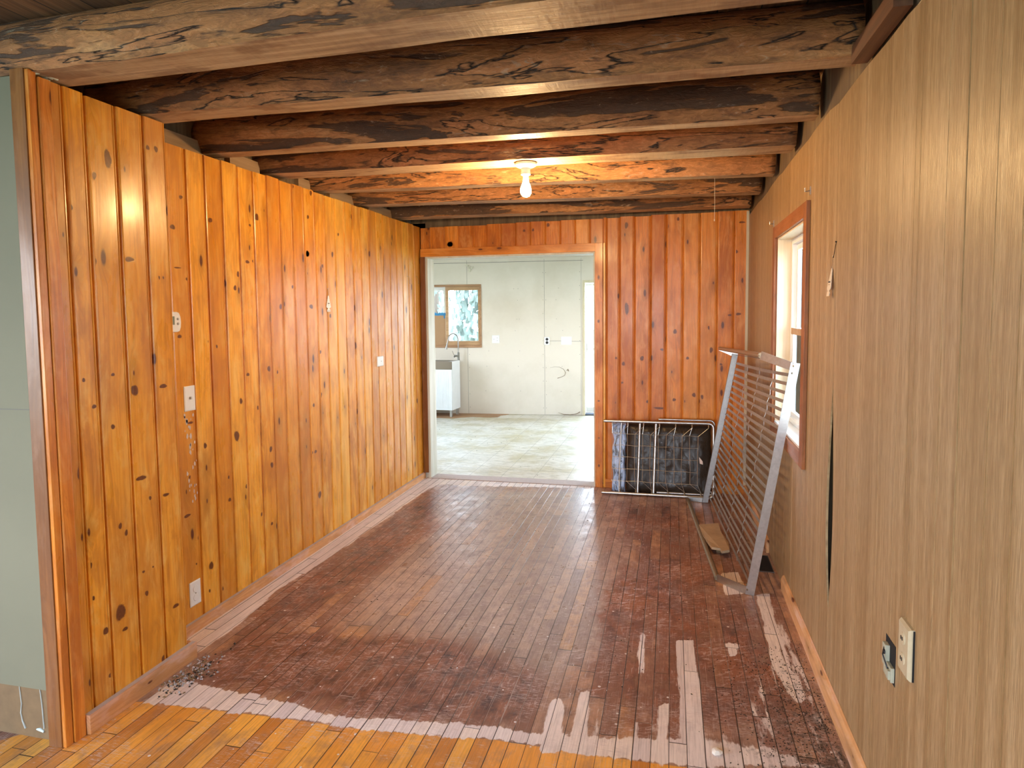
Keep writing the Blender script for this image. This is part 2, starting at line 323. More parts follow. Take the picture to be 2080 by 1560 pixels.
    m.set('Base Color', c)
    ro = m.mr(mid, .3, .7, .26, .5); ro = m.math('ADD', ro, m.math('MULTIPLY', bm, .3)); ro = m.math('SUBTRACT', ro, m.math('MULTIPLY', gm, .04)); m.set('Roughness', ro)
    m.bump(m.math('ADD', m.math('MULTIPLY', gap, -1), m.math('ADD', m.math('MULTIPLY', grain, .12), m.math('ADD', m.math('MULTIPLY', rb, .25), m.math('MULTIPLY', mid, .3)))), .35, .003)
    return m.m
FLOORM = floor_mat()
def kfloor_mat():
    m = NT('dirty_vinyl_tile', .35); x, y, z = m.sep(m.obj())[:3]; a = math.radians(0)
    T = .305
    fx = m.math('FRACT', m.math('DIVIDE', x, T)); fy = m.math('FRACT', m.math('DIVIDE', y, T))
    e = m.math('MINIMUM', m.math('MINIMUM', fx, m.math('SUBTRACT', 1, fx)), m.math('MINIMUM', fy, m.math('SUBTRACT', 1, fy))); g = m.mr(e, .004, .012, 1, 0)
    r = m.white(m.comb(m.math('FLOOR', m.math('DIVIDE', x, T)), m.math('FLOOR', m.math('DIVIDE', y, T)), 0))[0]
    n = m.noise(m.comb(m.math('MULTIPLY', x, 2), m.math('MULTIPLY', y, 2.5), 0), 1, 6, .7); n2 = m.noise(m.comb(m.math('MULTIPLY', x, 9), m.math('MULTIPLY', y, 30), 0), 1, 5, .7)
    c = m.mix(r, (.60, .55, .46), (.68, .63, .55)); c = m.mix(m.mr(n, .46, .62, 0, .85), c, (.44, .36, .18)); c = m.mix(m.mr(n2, .48, .60, 0, .6), c, (.38, .34, .25)); c = m.mix(m.mr(m.noise(m.comb(m.math('MULTIPLY', x, 20), m.math('MULTIPLY', y, 90), 0), 1, 3, .6), .66, .7, 0, .8), c, (.10, .08, .05))
    c = m.mix(m.math('MULTIPLY', g, .6), c, (.18, .16, .12)); m.set('Base Color', c); m.set('Roughness', m.mr(n2, .3, .7, .25, .5)); m.bump(n2, .15, .003); return m.m
KFLOOR = kfloor_mat()
def drywall(name, col, dirt):
    m = NT(name, .75); n = m.noise(m.obj(), 1.4, 5, .6); n2 = m.noise(m.obj(), 30, 3)
    c = m.mix(m.mr(n, .45, .72, 0, .6), col, dirt); c = m.mix(m.math('MULTIPLY', n2, .12), c, dirt); m.set('Base Color', c); m.bump(n2, .08, .002); return m.m
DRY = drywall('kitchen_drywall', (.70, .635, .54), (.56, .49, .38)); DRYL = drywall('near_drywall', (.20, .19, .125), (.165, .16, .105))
SEAM = plain('drywall_seam', (.16, .15, .13), .9); WHITE = plain('white_plastic', (.80, .82, .80), .35); WPAINT = plain('white_paint', (.80, .80, .78), .45)
CREAM = plain('cream_strip', (.62, .55, .40), .6); PORC = plain('white_porcelain', (.85, .84, .80), .25)
DUST = plain('dusty_pale_wood', (.50, .42, .40), .8, sc=40, var=.2)
ROUGHW = wood_simple('rough_plank', [(.07, .045, .025), (.15, .10, .055), (.26, .19, .10)], 2, 30, .8)
TANW = wood_simple('tan_blocking', [(.24, .15, .08), (.34, .22, .12), (.42, .28, .16)], 1, 30, .8)
BROWNB = plain('brown_board', (.20, .125, .06), .8, sc=20, var=.25)
PLY = wood_simple('old_plywood', [(.26, .13, .06), (.40, .22, .11), (.48, .29, .16)], 0, 30, .7)
GALV = plain('galvanised_steel', (.50, .50, .49), .38, 1, sc=60, var=.25); DULL = plain('dull_brass_steel', (.30, .24, .16), .5, .75, sc=40, var=.3)
BANDM = plain('steel_band', (.34, .28, .22), .45, .85, sc=30, var=.25); CHROME = plain('brushed_chrome', (.30, .29, .27), .3, 1)
DARKM = plain('dark_hole', (.006, .006, .007), .9); BLACKP = plain('black_plastic', (.012, .012, .013), .35)
JAMB = wood_simple('whitewashed_jamb', [(.52, .50, .38), (.66, .64, .54), (.74, .73, .66)], 2, 20, .55)
WFRAME = plain('window_vinyl', (.84, .86, .87), .4); KWIN = wood_simple('pale_window_wood', [(.36, .20, .09), (.48, .29, .14), (.58, .38, .2)], 0, 40, .5)
SINKM = plain('brushed_stainless', (.20, .165, .12), .4, .7, sc=50)
CABW = plain('white_cabinet', (.78, .80, .80), .4)
def glass():
    m = NT('window_glass', .02); b = m.b; tr = m.n.new('ShaderNodeBsdfTransparent'); gl = m.n.new('ShaderNodeBsdfGlossy'); gl.inputs['Roughness'].default_value = .02
    fr = m.n.new('ShaderNodeFresnel'); fr.inputs[0].default_value = 1.12; mx = m.n.new('ShaderNodeMixShader'); m.l.new(fr.outputs[0], mx.inputs[0]); m.l.new(tr.outputs[0], mx.inputs[1]); m.l.new(gl.outputs[0], mx.inputs[2])
    tr.inputs[0].default_value = (.96, .98, .98, 1); m.l.new(mx.outputs[0], m.n['Material Output'].inputs[0]); return m.m
GLASS = glass()
# ------------------------------------------------------------------ boarded walls
def board_run(mb, T, edges, z0, z1, knots=(), top_j=.004, th=.02, z0f=None, z1f=None):
    for i in range(len(edges)-1):
        a, b = edges[i], edges[i+1]; r = random.random(); bw = random.uniform(-.0007, .0007)
        zt = (z1f(a, b) if z1f else z1)+random.uniform(-top_j, top_j); zb = z0f(a, b) if z0f else z0
        pr = [(a, th), (a, .012), (a+.0025, .010), (a+.0065, .0012), (a+.011, bw), (b-.0175, bw), (b-.0150, .0028), (b-.0120, .0008), (b-.0075, .0012), (b-.0035, .010), (b, .012), (b, th)]
        vs = [T(u, d, z) for z in (zb, zt) for u, d in pr]; bc = [(u-a, z, r) for z in (zb, zt) for u, d in pr]; n = len(pr)
        fs = [(k, k+1, n+k+1, n+k) for k in range(n-1)]+[tuple(range(n, 2*n))]
        mb.add(vs, fs, 0, bc)
        for h, z, rh, rz in knots:
            if a <= h < b and zb < z < zt:
                lo, hi = a+.011, b-.018; fan = []; ph = random.random()*6; tilt = random.uniform(-.5, .5)
                if rz > .03: rh *= .75
                c = (h, z); ring = []
                for kk, sc in ((0.45, .95), (.8, .62), (1.25, 0.)):
                    for q in range(16):
                        t = 2*math.pi*q/16; w = sc*0+kk*(1+.09*math.sin(2*t+ph)+.07*math.sin(3*t+ph*2))
                        uu = min(max(h+math.cos(t)*rh*w+tilt*0*math.sin(t)*rz, lo), hi); ring.append((uu, z+math.sin(t)*rz*w, sc))
                P = [(min(max(h, lo), hi), z, 1.)]+ring
                vs = [T(u, bw-.0006, zz) for u, zz, s_ in P]; bc = [(u-a, zz, r) for u, zz, s_ in P]
                fs = [(0, 1+q, 1+(q+1) % 16) for q in range(16)]+[(1+j*16+q, 1+(j+1)*16+q, 1+(j+1)*16+(q+1) % 16, 1+j*16+(q+1) % 16) for j in range(2) for q in range(16)]
                mb.add(vs, fs, 0, bc, [s_ for u, zz, s_ in P])
def pbox(mb, a, b, long=2, r=None, mi=0):
    r = random.random() if r is None else r; n = len(mb.v); mb.box(a, b, mi) if not mb.u else None
    if mb.u:
        k = MB(); k.box(a, b); vs, fs = k.v, k.f; mb.add(vs, fs, mi, [(0, 0, 0)]*8)
    else:
        mb.u = 1; mb.bc = [(0, 0, 0)]*len(mb.v); mb.kn = [0.]*len(mb.v)
    for i in range(n, len(mb.v)):
        v = mb.v[i]; o = [v[j] for j in range(3) if j != long]; mb.bc[i] = (o[0]+o[1]-a[0]*0, v[long], r)
    return mb
def pbox2(mb, vs8, long_uv, r=None, mi=0):
    mb.add(vs8, [(0,3,2,1),(4,5,6,7),(0,1,5,4),(1,2,6,5),(2,3,7,6),(3,0,4,7)], mi, [(u, v, r or random.random()) for u, v in long_uv])
K_BUMP= [(1.891,1.568,0.008,0.008),(1.923,1.278,0.008,0.008),(1.961,1.177,0.011,0.01),(2.051,1.286,0.011,0.006),(1.89,1.028,0.007,0.015),(1.884,0.948,0.01,0.026),(2.039,1.089,0.012,0.01),(2.155,1.726,0.025,0.012),(1.995,1.708,0.011,0.016),(2.305,1.663,0.005,0.009),(2.328,1.664,0.005,0.007),(2.3,1.215,0.026,0.009),(2.16,0.862,0.029,0.011),(2.202,0.77,0.008,0.01),(2.287,0.76,0.02,0.008),(2.148,1.215,0.022,0.026),(1.907,1.889,0.011,0.013),(2.013,2.018,0.01,0.016),(2.275,2.181,0.01,0.012),(2.319,2.185,0.012,0.015),(2.077,2.092,0.027,0.037),(1.911,0.6,0.008,0.013),(1.914,0.477,0.008,0.011),(1.961,0.331,0.016,0.014),(1.974,0.155,0.015,0.01),(2.049,0.703,0.01,0.013),(2.076,0.668,0.009,0.014),(2.031,0.371,0.032,0.039),(2.161,0.391,0.01,0.013),(2.15,0.484,0.008,0.006),(2.2,0.485,0.005,0.005),(2.047,0.297,0.014,0.009),(2.314,0.271,0.021,0.009),(2.231,0.081,0.011,0.017)]
K_LEFT= [(2.666,1.677,0.016,0.011),(3.035,1.721,0.013,0.016),(3.007,1.649,0.014,0.015),(2.6,1.727,0.026,0.004),(2.672,1.408,0.014,0.009),(2.594,1.411,0.015,0.011),(3.417,1.555,0.017,0.019),(3.545,1.675,0.012,0.012),(3.75,1.558,0.023,0.017),(3.73,1.888,0.019,0.016),(3.572,1.83,0.011,0.014),(3.119,1.792,0.021,0.009),(3.173,1.8,0.015,0.011),(2.848,1.352,0.008,0.01),(2.789,1.38,0.006,0.007),(3.278,1.204,0.016,0.019),(3.362,1.178,0.008,0.014),(3.087,1.189,0.014,0.011),(3.02,1.054,0.014,0.016),(3.166,0.998,0.012,0.013),(2.975,0.876,0.024,0.03),(2.735,0.872,0.013,0.015),(3.269,0.746,0.014,0.021),(3.274,0.654,0.015,0.019),(3.706,0.632,0.014,0.012),(3.75,0.632,0.017,0.013),(3.576,0.539,0.011,0.014),(3.04,0.591,0.011,0.013),(2.899,0.675,0.008,0.01),(2.901,0.557,0.012,0.012),(3.838,1.265,0.018,0.015),(3.832,0.985,0.019,0.02),(3.744,0.932,0.013,0.015),(2.621,0.744,0.007,0.01),(2.64,1.001,0.024,0.007),(3.785,0.342,0.021,0.026),(3.985,1.499,0.014,0.015),(3.901,1.823,0.013,0.013),(4.035,1.909,0.014,0.022),(2.641,2.054,0.013,0.011),(2.837,1.975,0.017,0.014),(2.58,1.91,0.017,0.014),(3.213,2.042,0.021,0.02),(3.743,2.116,0.013,0.015),(3.785,2.271,0.016,0.019),(3.58,2.274,0.014,0.012),(3.153,1.99,0.011,0.009),(3.724,1.888,0.017,0.016),(4.122,2.051,0.012,0.013),(2.594,0.566,0.024,0.009),(2.665,0.439,0.011,0.013),(2.743,0.269,0.017,0.024),(2.64,0.317,0.006,0.006),(2.821,0.119,0.007,0.012),(2.724,0.149,0.007,0.01),(3.255,0.319,0.011,0.012),(3.166,0.401,0.01,0.013)]
K_BACK= [(0.029,1.34,0.015,0.025),(-0.24,1.115,0.018,0.023),(-0.076,1.19,0.015,0.012),(-0.393,1.069,0.016,0.019),(-0.192,0.75,0.016,0.014),(0.025,0.771,0.015,0.016),(0.184,0.814,0.016,0.022),(0.249,0.799,0.012,0.022),(0.318,1.188,0.014,0.028),(0.131,1.12,0.012,0.015),(-0.404,0.908,0.01,0.012),(-0.456,1.117,0.011,0.01),(-0.094,0.697,0.054,0.01),(0.396,1.071,0.015,0.008),(0.296,1.37,0.008,0.019),(0.49,1.983,0.03,0.019),(0.526,1.48,0.021,0.013),(0.466,1.472,0.021,0.012),(0.546,2.214,0.03,0.007),(-0.367,1.535,0.026,0.058),(-1.921,2.118,0.023,0.021),(-1.245,2.217,0.012,0.013),(-1.165,2.22,0.012,0.013),(-1.034,2.257,0.013,0.02),(-0.371,2.227,0.016,0.03),(-0.042,2.207,0.014,0.03),(-1.923,2.13,0.028,0.021),(0.048,2.261,0.01,0.019)]
TX = lambda x0: (lambda u, d, z: (x0-d, u, z))            # faces +X, u = Y
# left wall, far run
e = [2.295, 2.423]+[2.551+.1275*i for i in range(25)]; e = [x for x in e if x < 5.58]+[5.64]
mb = MB(); board_run(mb, TX(XL), e, 0.0, 2.286, K_LEFT)
mb.box((-2.30, 2.38, 0), (XL-.018, 5.78, 2.27)); mb.u and None
mb.bc += [(0, 0, .5)]*(len(mb.v)-len(mb.bc)); mb.kn += [0.]*(len(mb.v)-len(mb.kn))
st(mb.build('wall_left', [PINE]))
# furred-out near run
mb = MB(); board_run(mb, TX(XB), [1.822, 1.900, 1.989, 2.122, 2.255, 2.378], 0.0, 2.30, K_BUMP)
k = MB(); board_run(mb, lambda u, d, z: (u, 2.378-.001-d, z) if False else (u, 2.372+(-d), z), [-2.2, -2.06], 0, 2.28)
n0 = len(mb.v)
mb.add([(-2.28, 1.815, 0), (XB-.018, 1.815, 0), (XB-.018, 2.36, 0), (-2.28, 2.36, 0), (-2.28, 1.815, 2.285), (XB-.018, 1.815, 2.285), (XB-.018, 2.36, 2.285), (-2.28, 2.36, 2.285)],
       [(0,3,2,1),(4,5,6,7),(0,1,5,4),(1,2,6,5),(2,3,7,6),(3,0,4,7)], 0, [(0, 0, .3)]*8)
st(mb.build('wall_left_near', [PINE]))
# corner trim: dark post, light bead and red strip
mb = MB(); pbox(mb, (-2.118, 1.768, 0), (-2.062, 1.812, 2.318), 2, .21); st(mb.build('trim_1', [PINED], bevel=.002))
mb = MB(); pbox(mb, (-2.062, 1.772, 0), (-2.046, 1.800, 2.315), 2, .7); st(mb.build('trim_2', [PINER], bevel=.002))
mb = MB(); pbox(mb, (-2.062, 1.803, 0), (-2.040, 1.848, 2.30), 2, .45); st(mb.build('trim_3', [PINER], bevel=.003))
# baseboards
mb = MB(); pbox(mb, (XL-.001, 2.38, 0), (XL+.018, 5.62, .052), 1, .4); mb.add([(XL, 2.38, .0525), (XL+.018, 2.38, .0525), (XL+.018, 5.62, .0525), (XL, 5.62, .0525)], [(0, 1, 2, 3)], 1, [(0, 0, 0)]*4)
st(mb.build('baseboard_left', [PINEB, DUST]))
mb = MB(); pbox(mb, (XB-.001, 1.851, 0), (XB+.024, 2.402, .072), 1, .8); pbox(mb, (-2.19, 2.379, 0), (XB, 2.402, .072), 0, .8)
mb.add([(XB, 1.852, .0725), (XB+.021, 1.852, .0725), (XB+.021, 2.40, .0725), (XB, 2.40, .0725)], [(0, 1, 2, 3)], 1, [(0, 0, 0)]*4)
st(mb.build('baseboard_left_near', [PINEB, DUST], bevel=.002))
# back wall around the doorway
TB = lambda u, d, z: (u, YB+d, z)
mb = MB()
eb = [-2.205, -2.116, -1.976, -1.847, -1.715, -1.584, -1.455, -1.322, -1.192, -1.062, -.930, -.802, -.676, -.552]
ztop = lambda a, b: 2.275+.035*max(0, (a+2.2)/2.8)
board_run(mb, TB, eb, 2.085, 0, K_BACK, z1f=ztop)
board_run(mb, TB, [-.563, -.536, -.425, -.302, -.170, -.045, .092, .226, .360, .490, .599], 0, 0, K_BACK, z1f=ztop)
mb.add([(u, y, z) for z in (0, 2.29) for u, y in ((-.56, YB+.02), (.62, YB+.02), (.62, YB+.15), (-.56, YB+.15))], [(0,3,2,1),(4,5,6,7),(0,1,5,4),(1,2,6,5),(2,3,7,6),(3,0,4,7)], 1, [(0, 0, .3)]*8)
mb.add([(u, y, z) for z in (2.05, 2.27) for u, y in ((-2.3, YB+.02), (-.56, YB+.02), (-.56, YB+.15), (-2.3, YB+.15))], [(0,3,2,1),(4,5,6,7),(0,1,5,4),(1,2,6,5),(2,3,7,6),(3,0,4,7)], 1, [(0, 0, .3)]*8)
st(mb.build('wall_back', [PINER, DRY]))
# doorway casing and jambs
mb = MB(); pbox(mb, (-2.20, YB-.018, 2.018), (-.628, YB-.0005, 2.088), 0, .33); st(mb.build('trim_4', [PINER], bevel=.002))
mb = MB(); pbox(mb, (-.632, YB-.0185, 0), (-.566, YB-.0005, 2.088), 2, .62)
for z, rz in ((.19, .02), (.43, .008), (1.43, .018), (1.80, .025), (.75, .008)):
    vs = [(-.60, YB-.0195, z)]+[(-.60+.012*math.cos(t*.524), YB-.0195, z+rz*math.sin(t*.524)) for t in range(12)]; mb.add(vs, [(0, 1+(q+1) % 12, 1+q) for q in range(12)], 0, [(v[0], v[2], .62) for v in vs], [1.]+[.35]*12)
st(mb.build('trim_5', [PINER], bevel=.002))
mb = MB(); pbox(mb, (-.563, YB-.012, 0), (-.545, YB-.0005, 2.088), 2, .1); st(mb.build('trim_6', [PINE], bevel=.002))
mb = MB(); pbox(mb, (-2.205, YB-.016, 0.053), (-2.158, YB-.0005, 2.017), 2, .5); st(mb.build('trim_7', [PINED], bevel=.002))
mb = MB().box((-2.158, YB-.004, 0), (-2.138, YB+.16, 2.018)); st(mb.build('trim_14', [JAMB])); 
mb = MB().box((-.645, YB-.004, 0), (-.631, YB+.16, 2.018)); st(mb.build('trim_8', [JAMB]))
mb = MB().box((-2.138, YB-.002, 2.004), (-.645, YB+.16, 2.018)); st(mb.build('trim_9', [JAMB]))
mb = MB().box((-2.138, YB-.01, 0), (-.645, YB+.15, .006)); st(mb.build('trim_10', [DUST], bevel=.003))
mb = MB(); pbox(mb, (-.545, YB-.014, 0), (.598, YB-.0005, .075), 0, .2); st(mb.build('baseboard_back', [PINER]))
mb = MB().box((.578, YB-.012, 0), (.598, YB-.0005, 2.30)); st(mb.build('trim_11', [CREAM]))
# ------------------------------------------------------------------ right wall: grooved tan sheet panelling with a window and a torn seam
WY0, WY1, WZ0, WZ1 = 3.262, 4.13, .842, 1.925
ge = [-3.3, -2.9, -2.5, -2.1, -1.7, -1.3, -.9, -.6, -.3, -.05, .2, .42, .6, .78, .93, 1.08, 1.222, 1.347, 1.450, 1.585, 1.690, 1.857, 1.893, 1.982, 2.128, 2.340, 2.489, 2.709, 2.86, 2.98, 3.13, 3.262, 3.52, 3.75, 4.0, 4.13, 4.40, 4.62, 4.83, 5.05, 5.3, 5.47, 5.62]
ztr = lambda y: 2.272+.004*math.sin(y*9)+.004*math.sin(y*23)+(.008 if 2.8 < y < 4.2 else 0)
mb = MB(); G = .0009
def lens(z): return 0 if not .36 < z < 1.23 else (math.sin(math.pi*((z-.36)/.87)**.75)**1.1)
for i in range(len(ge)-1):
    a, b = ge[i], ge[i+1]; n = 40
    segs = [(0, WZ0), (WZ1, None)] if (a >= WY0-.001 and b <= WY1+.001) else [(0, None)]
    for z0, z1 in segs:
        zt = z1 if z1 else None
        for k_ in range(n):
            za, zb = z0+((zt or ztr(a))-z0)*k_/n, z0+((zt or ztr(a))-z0)*(k_+1)/n; za2, zb2 = z0+((zt or ztr(b))-z0)*k_/n, z0+((zt or ztr(b))-z0)*(k_+1)/n
            gw = G*(1.9 if a < 1.75 else 1.4)
            A = lambda z: a+gw+(.050*lens(z) if abs(a-2.709) < .01 else 0); B = lambda z: b-gw-(.030*lens(z) if abs(b-2.709) < .01 else 0)
            xa = lambda z: XR-(.0015 if abs(a-1.585) < .01 else 0)+(-.004*lens(z) if abs(a-2.709) < .01 else 0); xb = lambda z: XR+(.002*lens(z) if abs(b-2.709) < .01 else 0)
            mb.add([(xa(za), A(za), za), (xb(za2), B(za2), za2), (xb(zb2), B(zb2), zb2), (xa(zb), A(zb), zb), (XR+.005, A(za), za), (XR+.005, B(za2), za2), (XR+.005, B(zb2), zb2), (XR+.005, A(zb), zb)],
                   [(0, 1, 2, 3), (0, 3, 7, 4), (1, 5, 6, 2)]+([(3, 2, 6, 7)] if k_ == n-1 else []))
# backing: cream showing in the grooves, dark stud bay behind the tear
def back_r(y0, y1, z0, z1, mi): mb.box((XR+.0018, y0, z0), (XR+.012, y1, z1), mi)
back_r(-3.3, -1.8-.45, 0, 2.27, 1); back_r(-.95, 2.60, 0, 2.27, 1); back_r(-2.25, -.95, 0, .6, 1); back_r(-2.25, -.95, 2.1, 2.27, 1)
back_r(2.60, 2.82, 0, .34, 1); back_r(2.60, 2.82, 1.25, 2.27, 2); back_r(2.82, WY0, 0, 2.27, 1); back_r(WY0, WY1, 0, WZ0, 1); back_r(WY0, WY1, WZ1, 2.27, 1); back_r(WY1, 5.62, 0, 2.27, 1)
mb.box((XR+.05, 2.55, .2), (XR+.06, 2.9, 1.4), 2); 
# masonry/stud wall outside, holed for the side window and an unseen fill-light opening
for y0, y1, z0, z1 in ((-3.3, -2.25, 0, 2.5), (-2.25, -.95, 0, .6), (-2.25, -.95, 2.1, 2.5), (-.95, 2.55, 0, 2.5), (2.55, 2.9, 0, .2), (2.55, 2.9, 1.4, 2.5), (2.9, WY0, 0, 2.5), (WY0, WY1, 0, WZ0-.02), (WY0, WY1, WZ1+.02, 2.5), (WY1, 5.8, 0, 2.5)):
    mb.box((XR+.013, y0, z0), (XR+.14, y1, z1), 3)
mb.box((XR+.14, -3.3, -.1), (XR+.145, WY0-.3, .5), 3)
mb.box((XR+.10, 2.5, .1), (XR+.14, 2.95, 1.5), 2)
st(mb.build('wall_right', [TAN, GROOVE, DARKM, ROUGHW]))
mb = MB()
for a, b in ((-3.2, 3.70), (4.26, 5.60)):
    mb.u = 1; n0 = len(mb.v)
    prf = [(XR-.017, 0), (XR-.017, .060), (XR-.010, .078), (XR-.001, .082), (XR-.001, 0)]
    vs = [(x, y, z) for y in (a, b) for x, z in prf]; mb.add(vs, [(k, (k+1) % 5, 5+(k+1) % 5, 5+k) for k in range(5)]+[(4, 3, 2, 1, 0), (5, 6, 7, 8, 9)], 0, [(z+x, y, .35) for x, y, z in vs])
st(mb.build('baseboard_right', [PINEB]))
# window in the right wall
W = bpy.data.objects.new('window_1', None); COL.objects.link(W); W.location = (XR, (WY0+WY1)/2, WZ0); st(W)
c = MB(); cx0, cx1 = XR-.018, XR-.0005; o0, o1, oz0, oz1 = 3.195, 4.20, .775, 1.992
pbox(c, (cx0, o0, oz0), (cx1, WY0+.002, oz1), 2, .2); pbox(c, (cx0, WY1-.002, oz0), (cx1, o1, oz1), 2, .6)
pbox(c, (cx0, WY0+.003, WZ1-.002), (cx1, WY1-.003, oz1), 1, .8); pbox(c, (cx0, WY0+.003, oz0), (cx1, WY1-.003, WZ0+.002), 1, .4); part(c, 'casing', [CASING], W, bevel=.002)
c = MB(); x1 = XR+.14
c.box((XR, WY0, WZ0), (x1, WY0+.012, WZ1)); c.box((XR, WY1-.012, WZ0), (x1, WY1, WZ1)); c.box((XR, WY0+.012, WZ1-.012), (x1, WY1-.012, WZ1)); part(c, 'reveal', [REVEAL], W)
c = MB(); c.box((XR-.004, WY0+.012, WZ0), (x1, WY1-.012, WZ0+.014)); part(c, 'sill', [WPAINT], W)
fx0, fx1 = XR+.075, XR+.118
c = MB(); a0, a1, b0, b1 = WY0+.012, WY1-.012, WZ0+.014, WZ1-.012
c.box((fx0, a0, b0), (fx1, a0+.03, b1)); c.box((fx0, a1-.03, b0), (fx1, a1, b1)); c.box((fx0, a0+.03, b1-.03), (fx1, a1-.03, b1)); c.box((fx0, a0+.03, b0), (fx1, a1-.03, b0+.03)); part(c, 'window_frame', [WFRAME], W, bevel=.002)
zm = 1.385
for nm, z0, z1, xo in (('lower_sash', b0+.03, zm+.018, 0), ('upper_sash', zm-.018, b1-.03, .02)):
    c = MB(); s0, s1 = a0+.03, a1-.03; xa, xb = fx0+.004+xo, fx0+.022+xo
    c.box((xa, s0, z0), (xb, s0+.035, z1)); c.box((xa, s1-.035, z0), (xb, s1, z1)); c.box((xa, s0+.035, z0), (xb, s1-.035, z0+.036)); c.box((xa, s0+.035, z1-.036), (xb, s1-.035, z1))
    s = part(c, nm, [WFRAME], W, bevel=.002)
    if xo == 0: rl = MB(); rl.box((xa-.004, s0+.002, z1-.036), (xa-.0002, s1-.002, z1)); rl = part(rl, 'meeting_rail', [KWIN], W); rl.parent = s
    c = MB(); c.box((xa+.007, s0+.034, z0+.035), (xa+.010, s1-.034, z1-.035)); p_ = part(c, 'pane', [GLASS], W); p_.parent = s
# ------------------------------------------------------------------ near drywall on the far left and what it stands on
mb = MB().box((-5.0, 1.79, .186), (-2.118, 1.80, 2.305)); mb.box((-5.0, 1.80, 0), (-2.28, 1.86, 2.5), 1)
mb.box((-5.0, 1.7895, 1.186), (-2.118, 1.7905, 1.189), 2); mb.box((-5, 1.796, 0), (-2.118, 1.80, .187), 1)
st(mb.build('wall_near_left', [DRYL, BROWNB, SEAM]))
mb = MB()
DR = [((-2.268, .188), (-2.262, .12), (-2.268, .085), (-2.262, .055), (-2.250, .030)), ((-2.176, .188), (-2.170, .13), (-2.168, .07), (-2.166, .04))]
for pl in DR: mb.tube([(x, 1.7945, z) for x, z in pl], [.0022, .003, .003, .0035, .0045][:len(pl)], flat=.5)
mb.tube([(-2.2, 1.7945, .033), (-2.185, 1.7945, .034), (-2.168, 1.7945, .028)], [.003, .006, .004])
tag(mb.build('paint_drip', [plain('drip_paint', (.62, .74, .76), .5)], smooth=True), 'pale blue-white paint drips on the brown strip below the grey-green drywall', 'paint drip')
mb = MB(); 
for q in range(9):
    x = -2.14+q*.011; mb.tube([(x, 1.80-.012*(q % 2), 2.31), (x+.012, 1.82, 2.318), (x+.018, 1.85+.01*(q % 3), 2.312)], .006, n=6)
tag(mb.build('torn_paper_scrap', [plain('pale_green_paper', (.55, .62, .52), .8)]), 'torn pale green paper scrap on top of the panelling corner post', 'paper')
# ------------------------------------------------------------------ header behind the left joist ends
mb = MB().box((-2.42, 1.86, 2.2), (-2.31, 5.8, 2.52)); st(mb.build('wall_left_upper', [ROUGHW]))
mb = MB()
for y0, y1, x0 in ((2.62, 2.90, -2.28), (3.1, 3.36, -2.28), (3.76, 3.9, -2.28), (4.15, 4.5, -2.28), (4.75, 5.3, -2.28)): mb.box((-2.31, y0, 2.25), (x0, y1, 2.37))
st(mb.build('trim_12', [TANW]))
mb = MB()
mb.box((-2.3, YB+.02, 2.27), (.75, YB+.12, 2.52)); st(mb.build('wall_back_upper', [ROUGHW]))
mb = MB(); mb.box((XR-.045, 1.95, 2.285), (XR+.002, 2.36, 2.34)); mb.box((XR-.045, .2, 2.285), (XR+.002, 1.0, 2.34)); st(mb.build('trim_13', [wood_simple('red_nailer', [(.07, .03, .015), (.16, .065, .03), (.24, .11, .05)], 1, 40)]))
# ------------------------------------------------------------------ ceiling and log joists
mb = MB().box((-5.1, -3.3, 2.5), (.75, 5.8, 2.54)); st(mb.build('ceiling', [CEILM]))
def joist(yln, ylf, yrn, yrf, x0, x1, label, z0=2.31, seed=0, hgt=.19, bulge=.03):
    nx = 90; prof = 22; vs = []; fs = []; mi = []
    for i in range(nx+1):
        t = i/nx; x = x0+(x1-x0)*t; tt = (x+2.25)/2.85; yn = yln+(yrn-yln)*tt; yf = ylf+(yrf-ylf)*tt
        nz = mnoise.noise(Vector((x*2.2, seed*7.1, 0)))*.012+mnoise.noise(Vector((x*9, seed*3.3, 5)))*.005; nf = mnoise.noise(Vector((x*2.5, seed*5.1, 9)))*.010
        yn += nz; yf += nf; cy_ = (yn+yf)/2; hw = (yf-yn)/2; zz = z0+mnoise.noise(Vector((x*.9, seed, 2)))*.005
        vs += [(x, yn, zz), (x, yf, zz)]
        R_ = hw+bulge+.006*mnoise.noise(Vector((x*3, seed, 7)))
        for k in range(prof):            # from far edge, over the top, to near edge
            a = -.62+(math.pi+1.24)*k/(prof-1); yy = math.cos(a); z_ = (math.sin(a)+math.sin(.62))/(1+math.sin(.62))
            e_ = max(0, 1-abs(z_)*3); rr = R_/math.cos(0)
            py = cy_+yy*rr*(1-e_)+(hw if yy > 0 else -hw)*e_ if z_ < .333 else cy_+yy*rr
            d = mnoise.noise(Vector((x*6, yy*3+seed, z_*3)))*.006
            vs.append((x, py+d*yy, zz+.003+z_*hgt))
    n = prof+2
    for i in range(nx):
        A = i*n; B = (i+1)*n
        fs.append((A, A+1, B+1, B)); mi.append(1)
        ring = [1]+list(range(2, n))+[0]
        for k in range(len(ring)-1): fs.append((A+ring[k], A+ring[k+1], B+ring[k+1], B+ring[k])); mi.append(0)
    fs += [tuple([0, 1]+list(range(2, n)))[::-1], tuple(nx*n+q for q in [0, 1]+list(range(2, n)))]; mi += [0, 0]
    m = MB(); m.v = vs; m.f = fs; m.m = mi
    o = m.build('ceiling_joist', [LOG, SAWN], smooth=False)
    fl = [k == 0 for k in mi]; fl[-1] = fl[-2] = False; o.data.polygons.foreach_set('use_smooth', fl)
    return tag(o, label, 'ceiling beam', 'hewn log joists')
XJ0, XJ1 = -2.31, XR-.012
joist(1.80, 1.939, 1.705, 1.905, -2.9, XJ1, 'widest pale-bottomed log joist crossing over the near end of the left panelling', seed=1, bulge=.035)
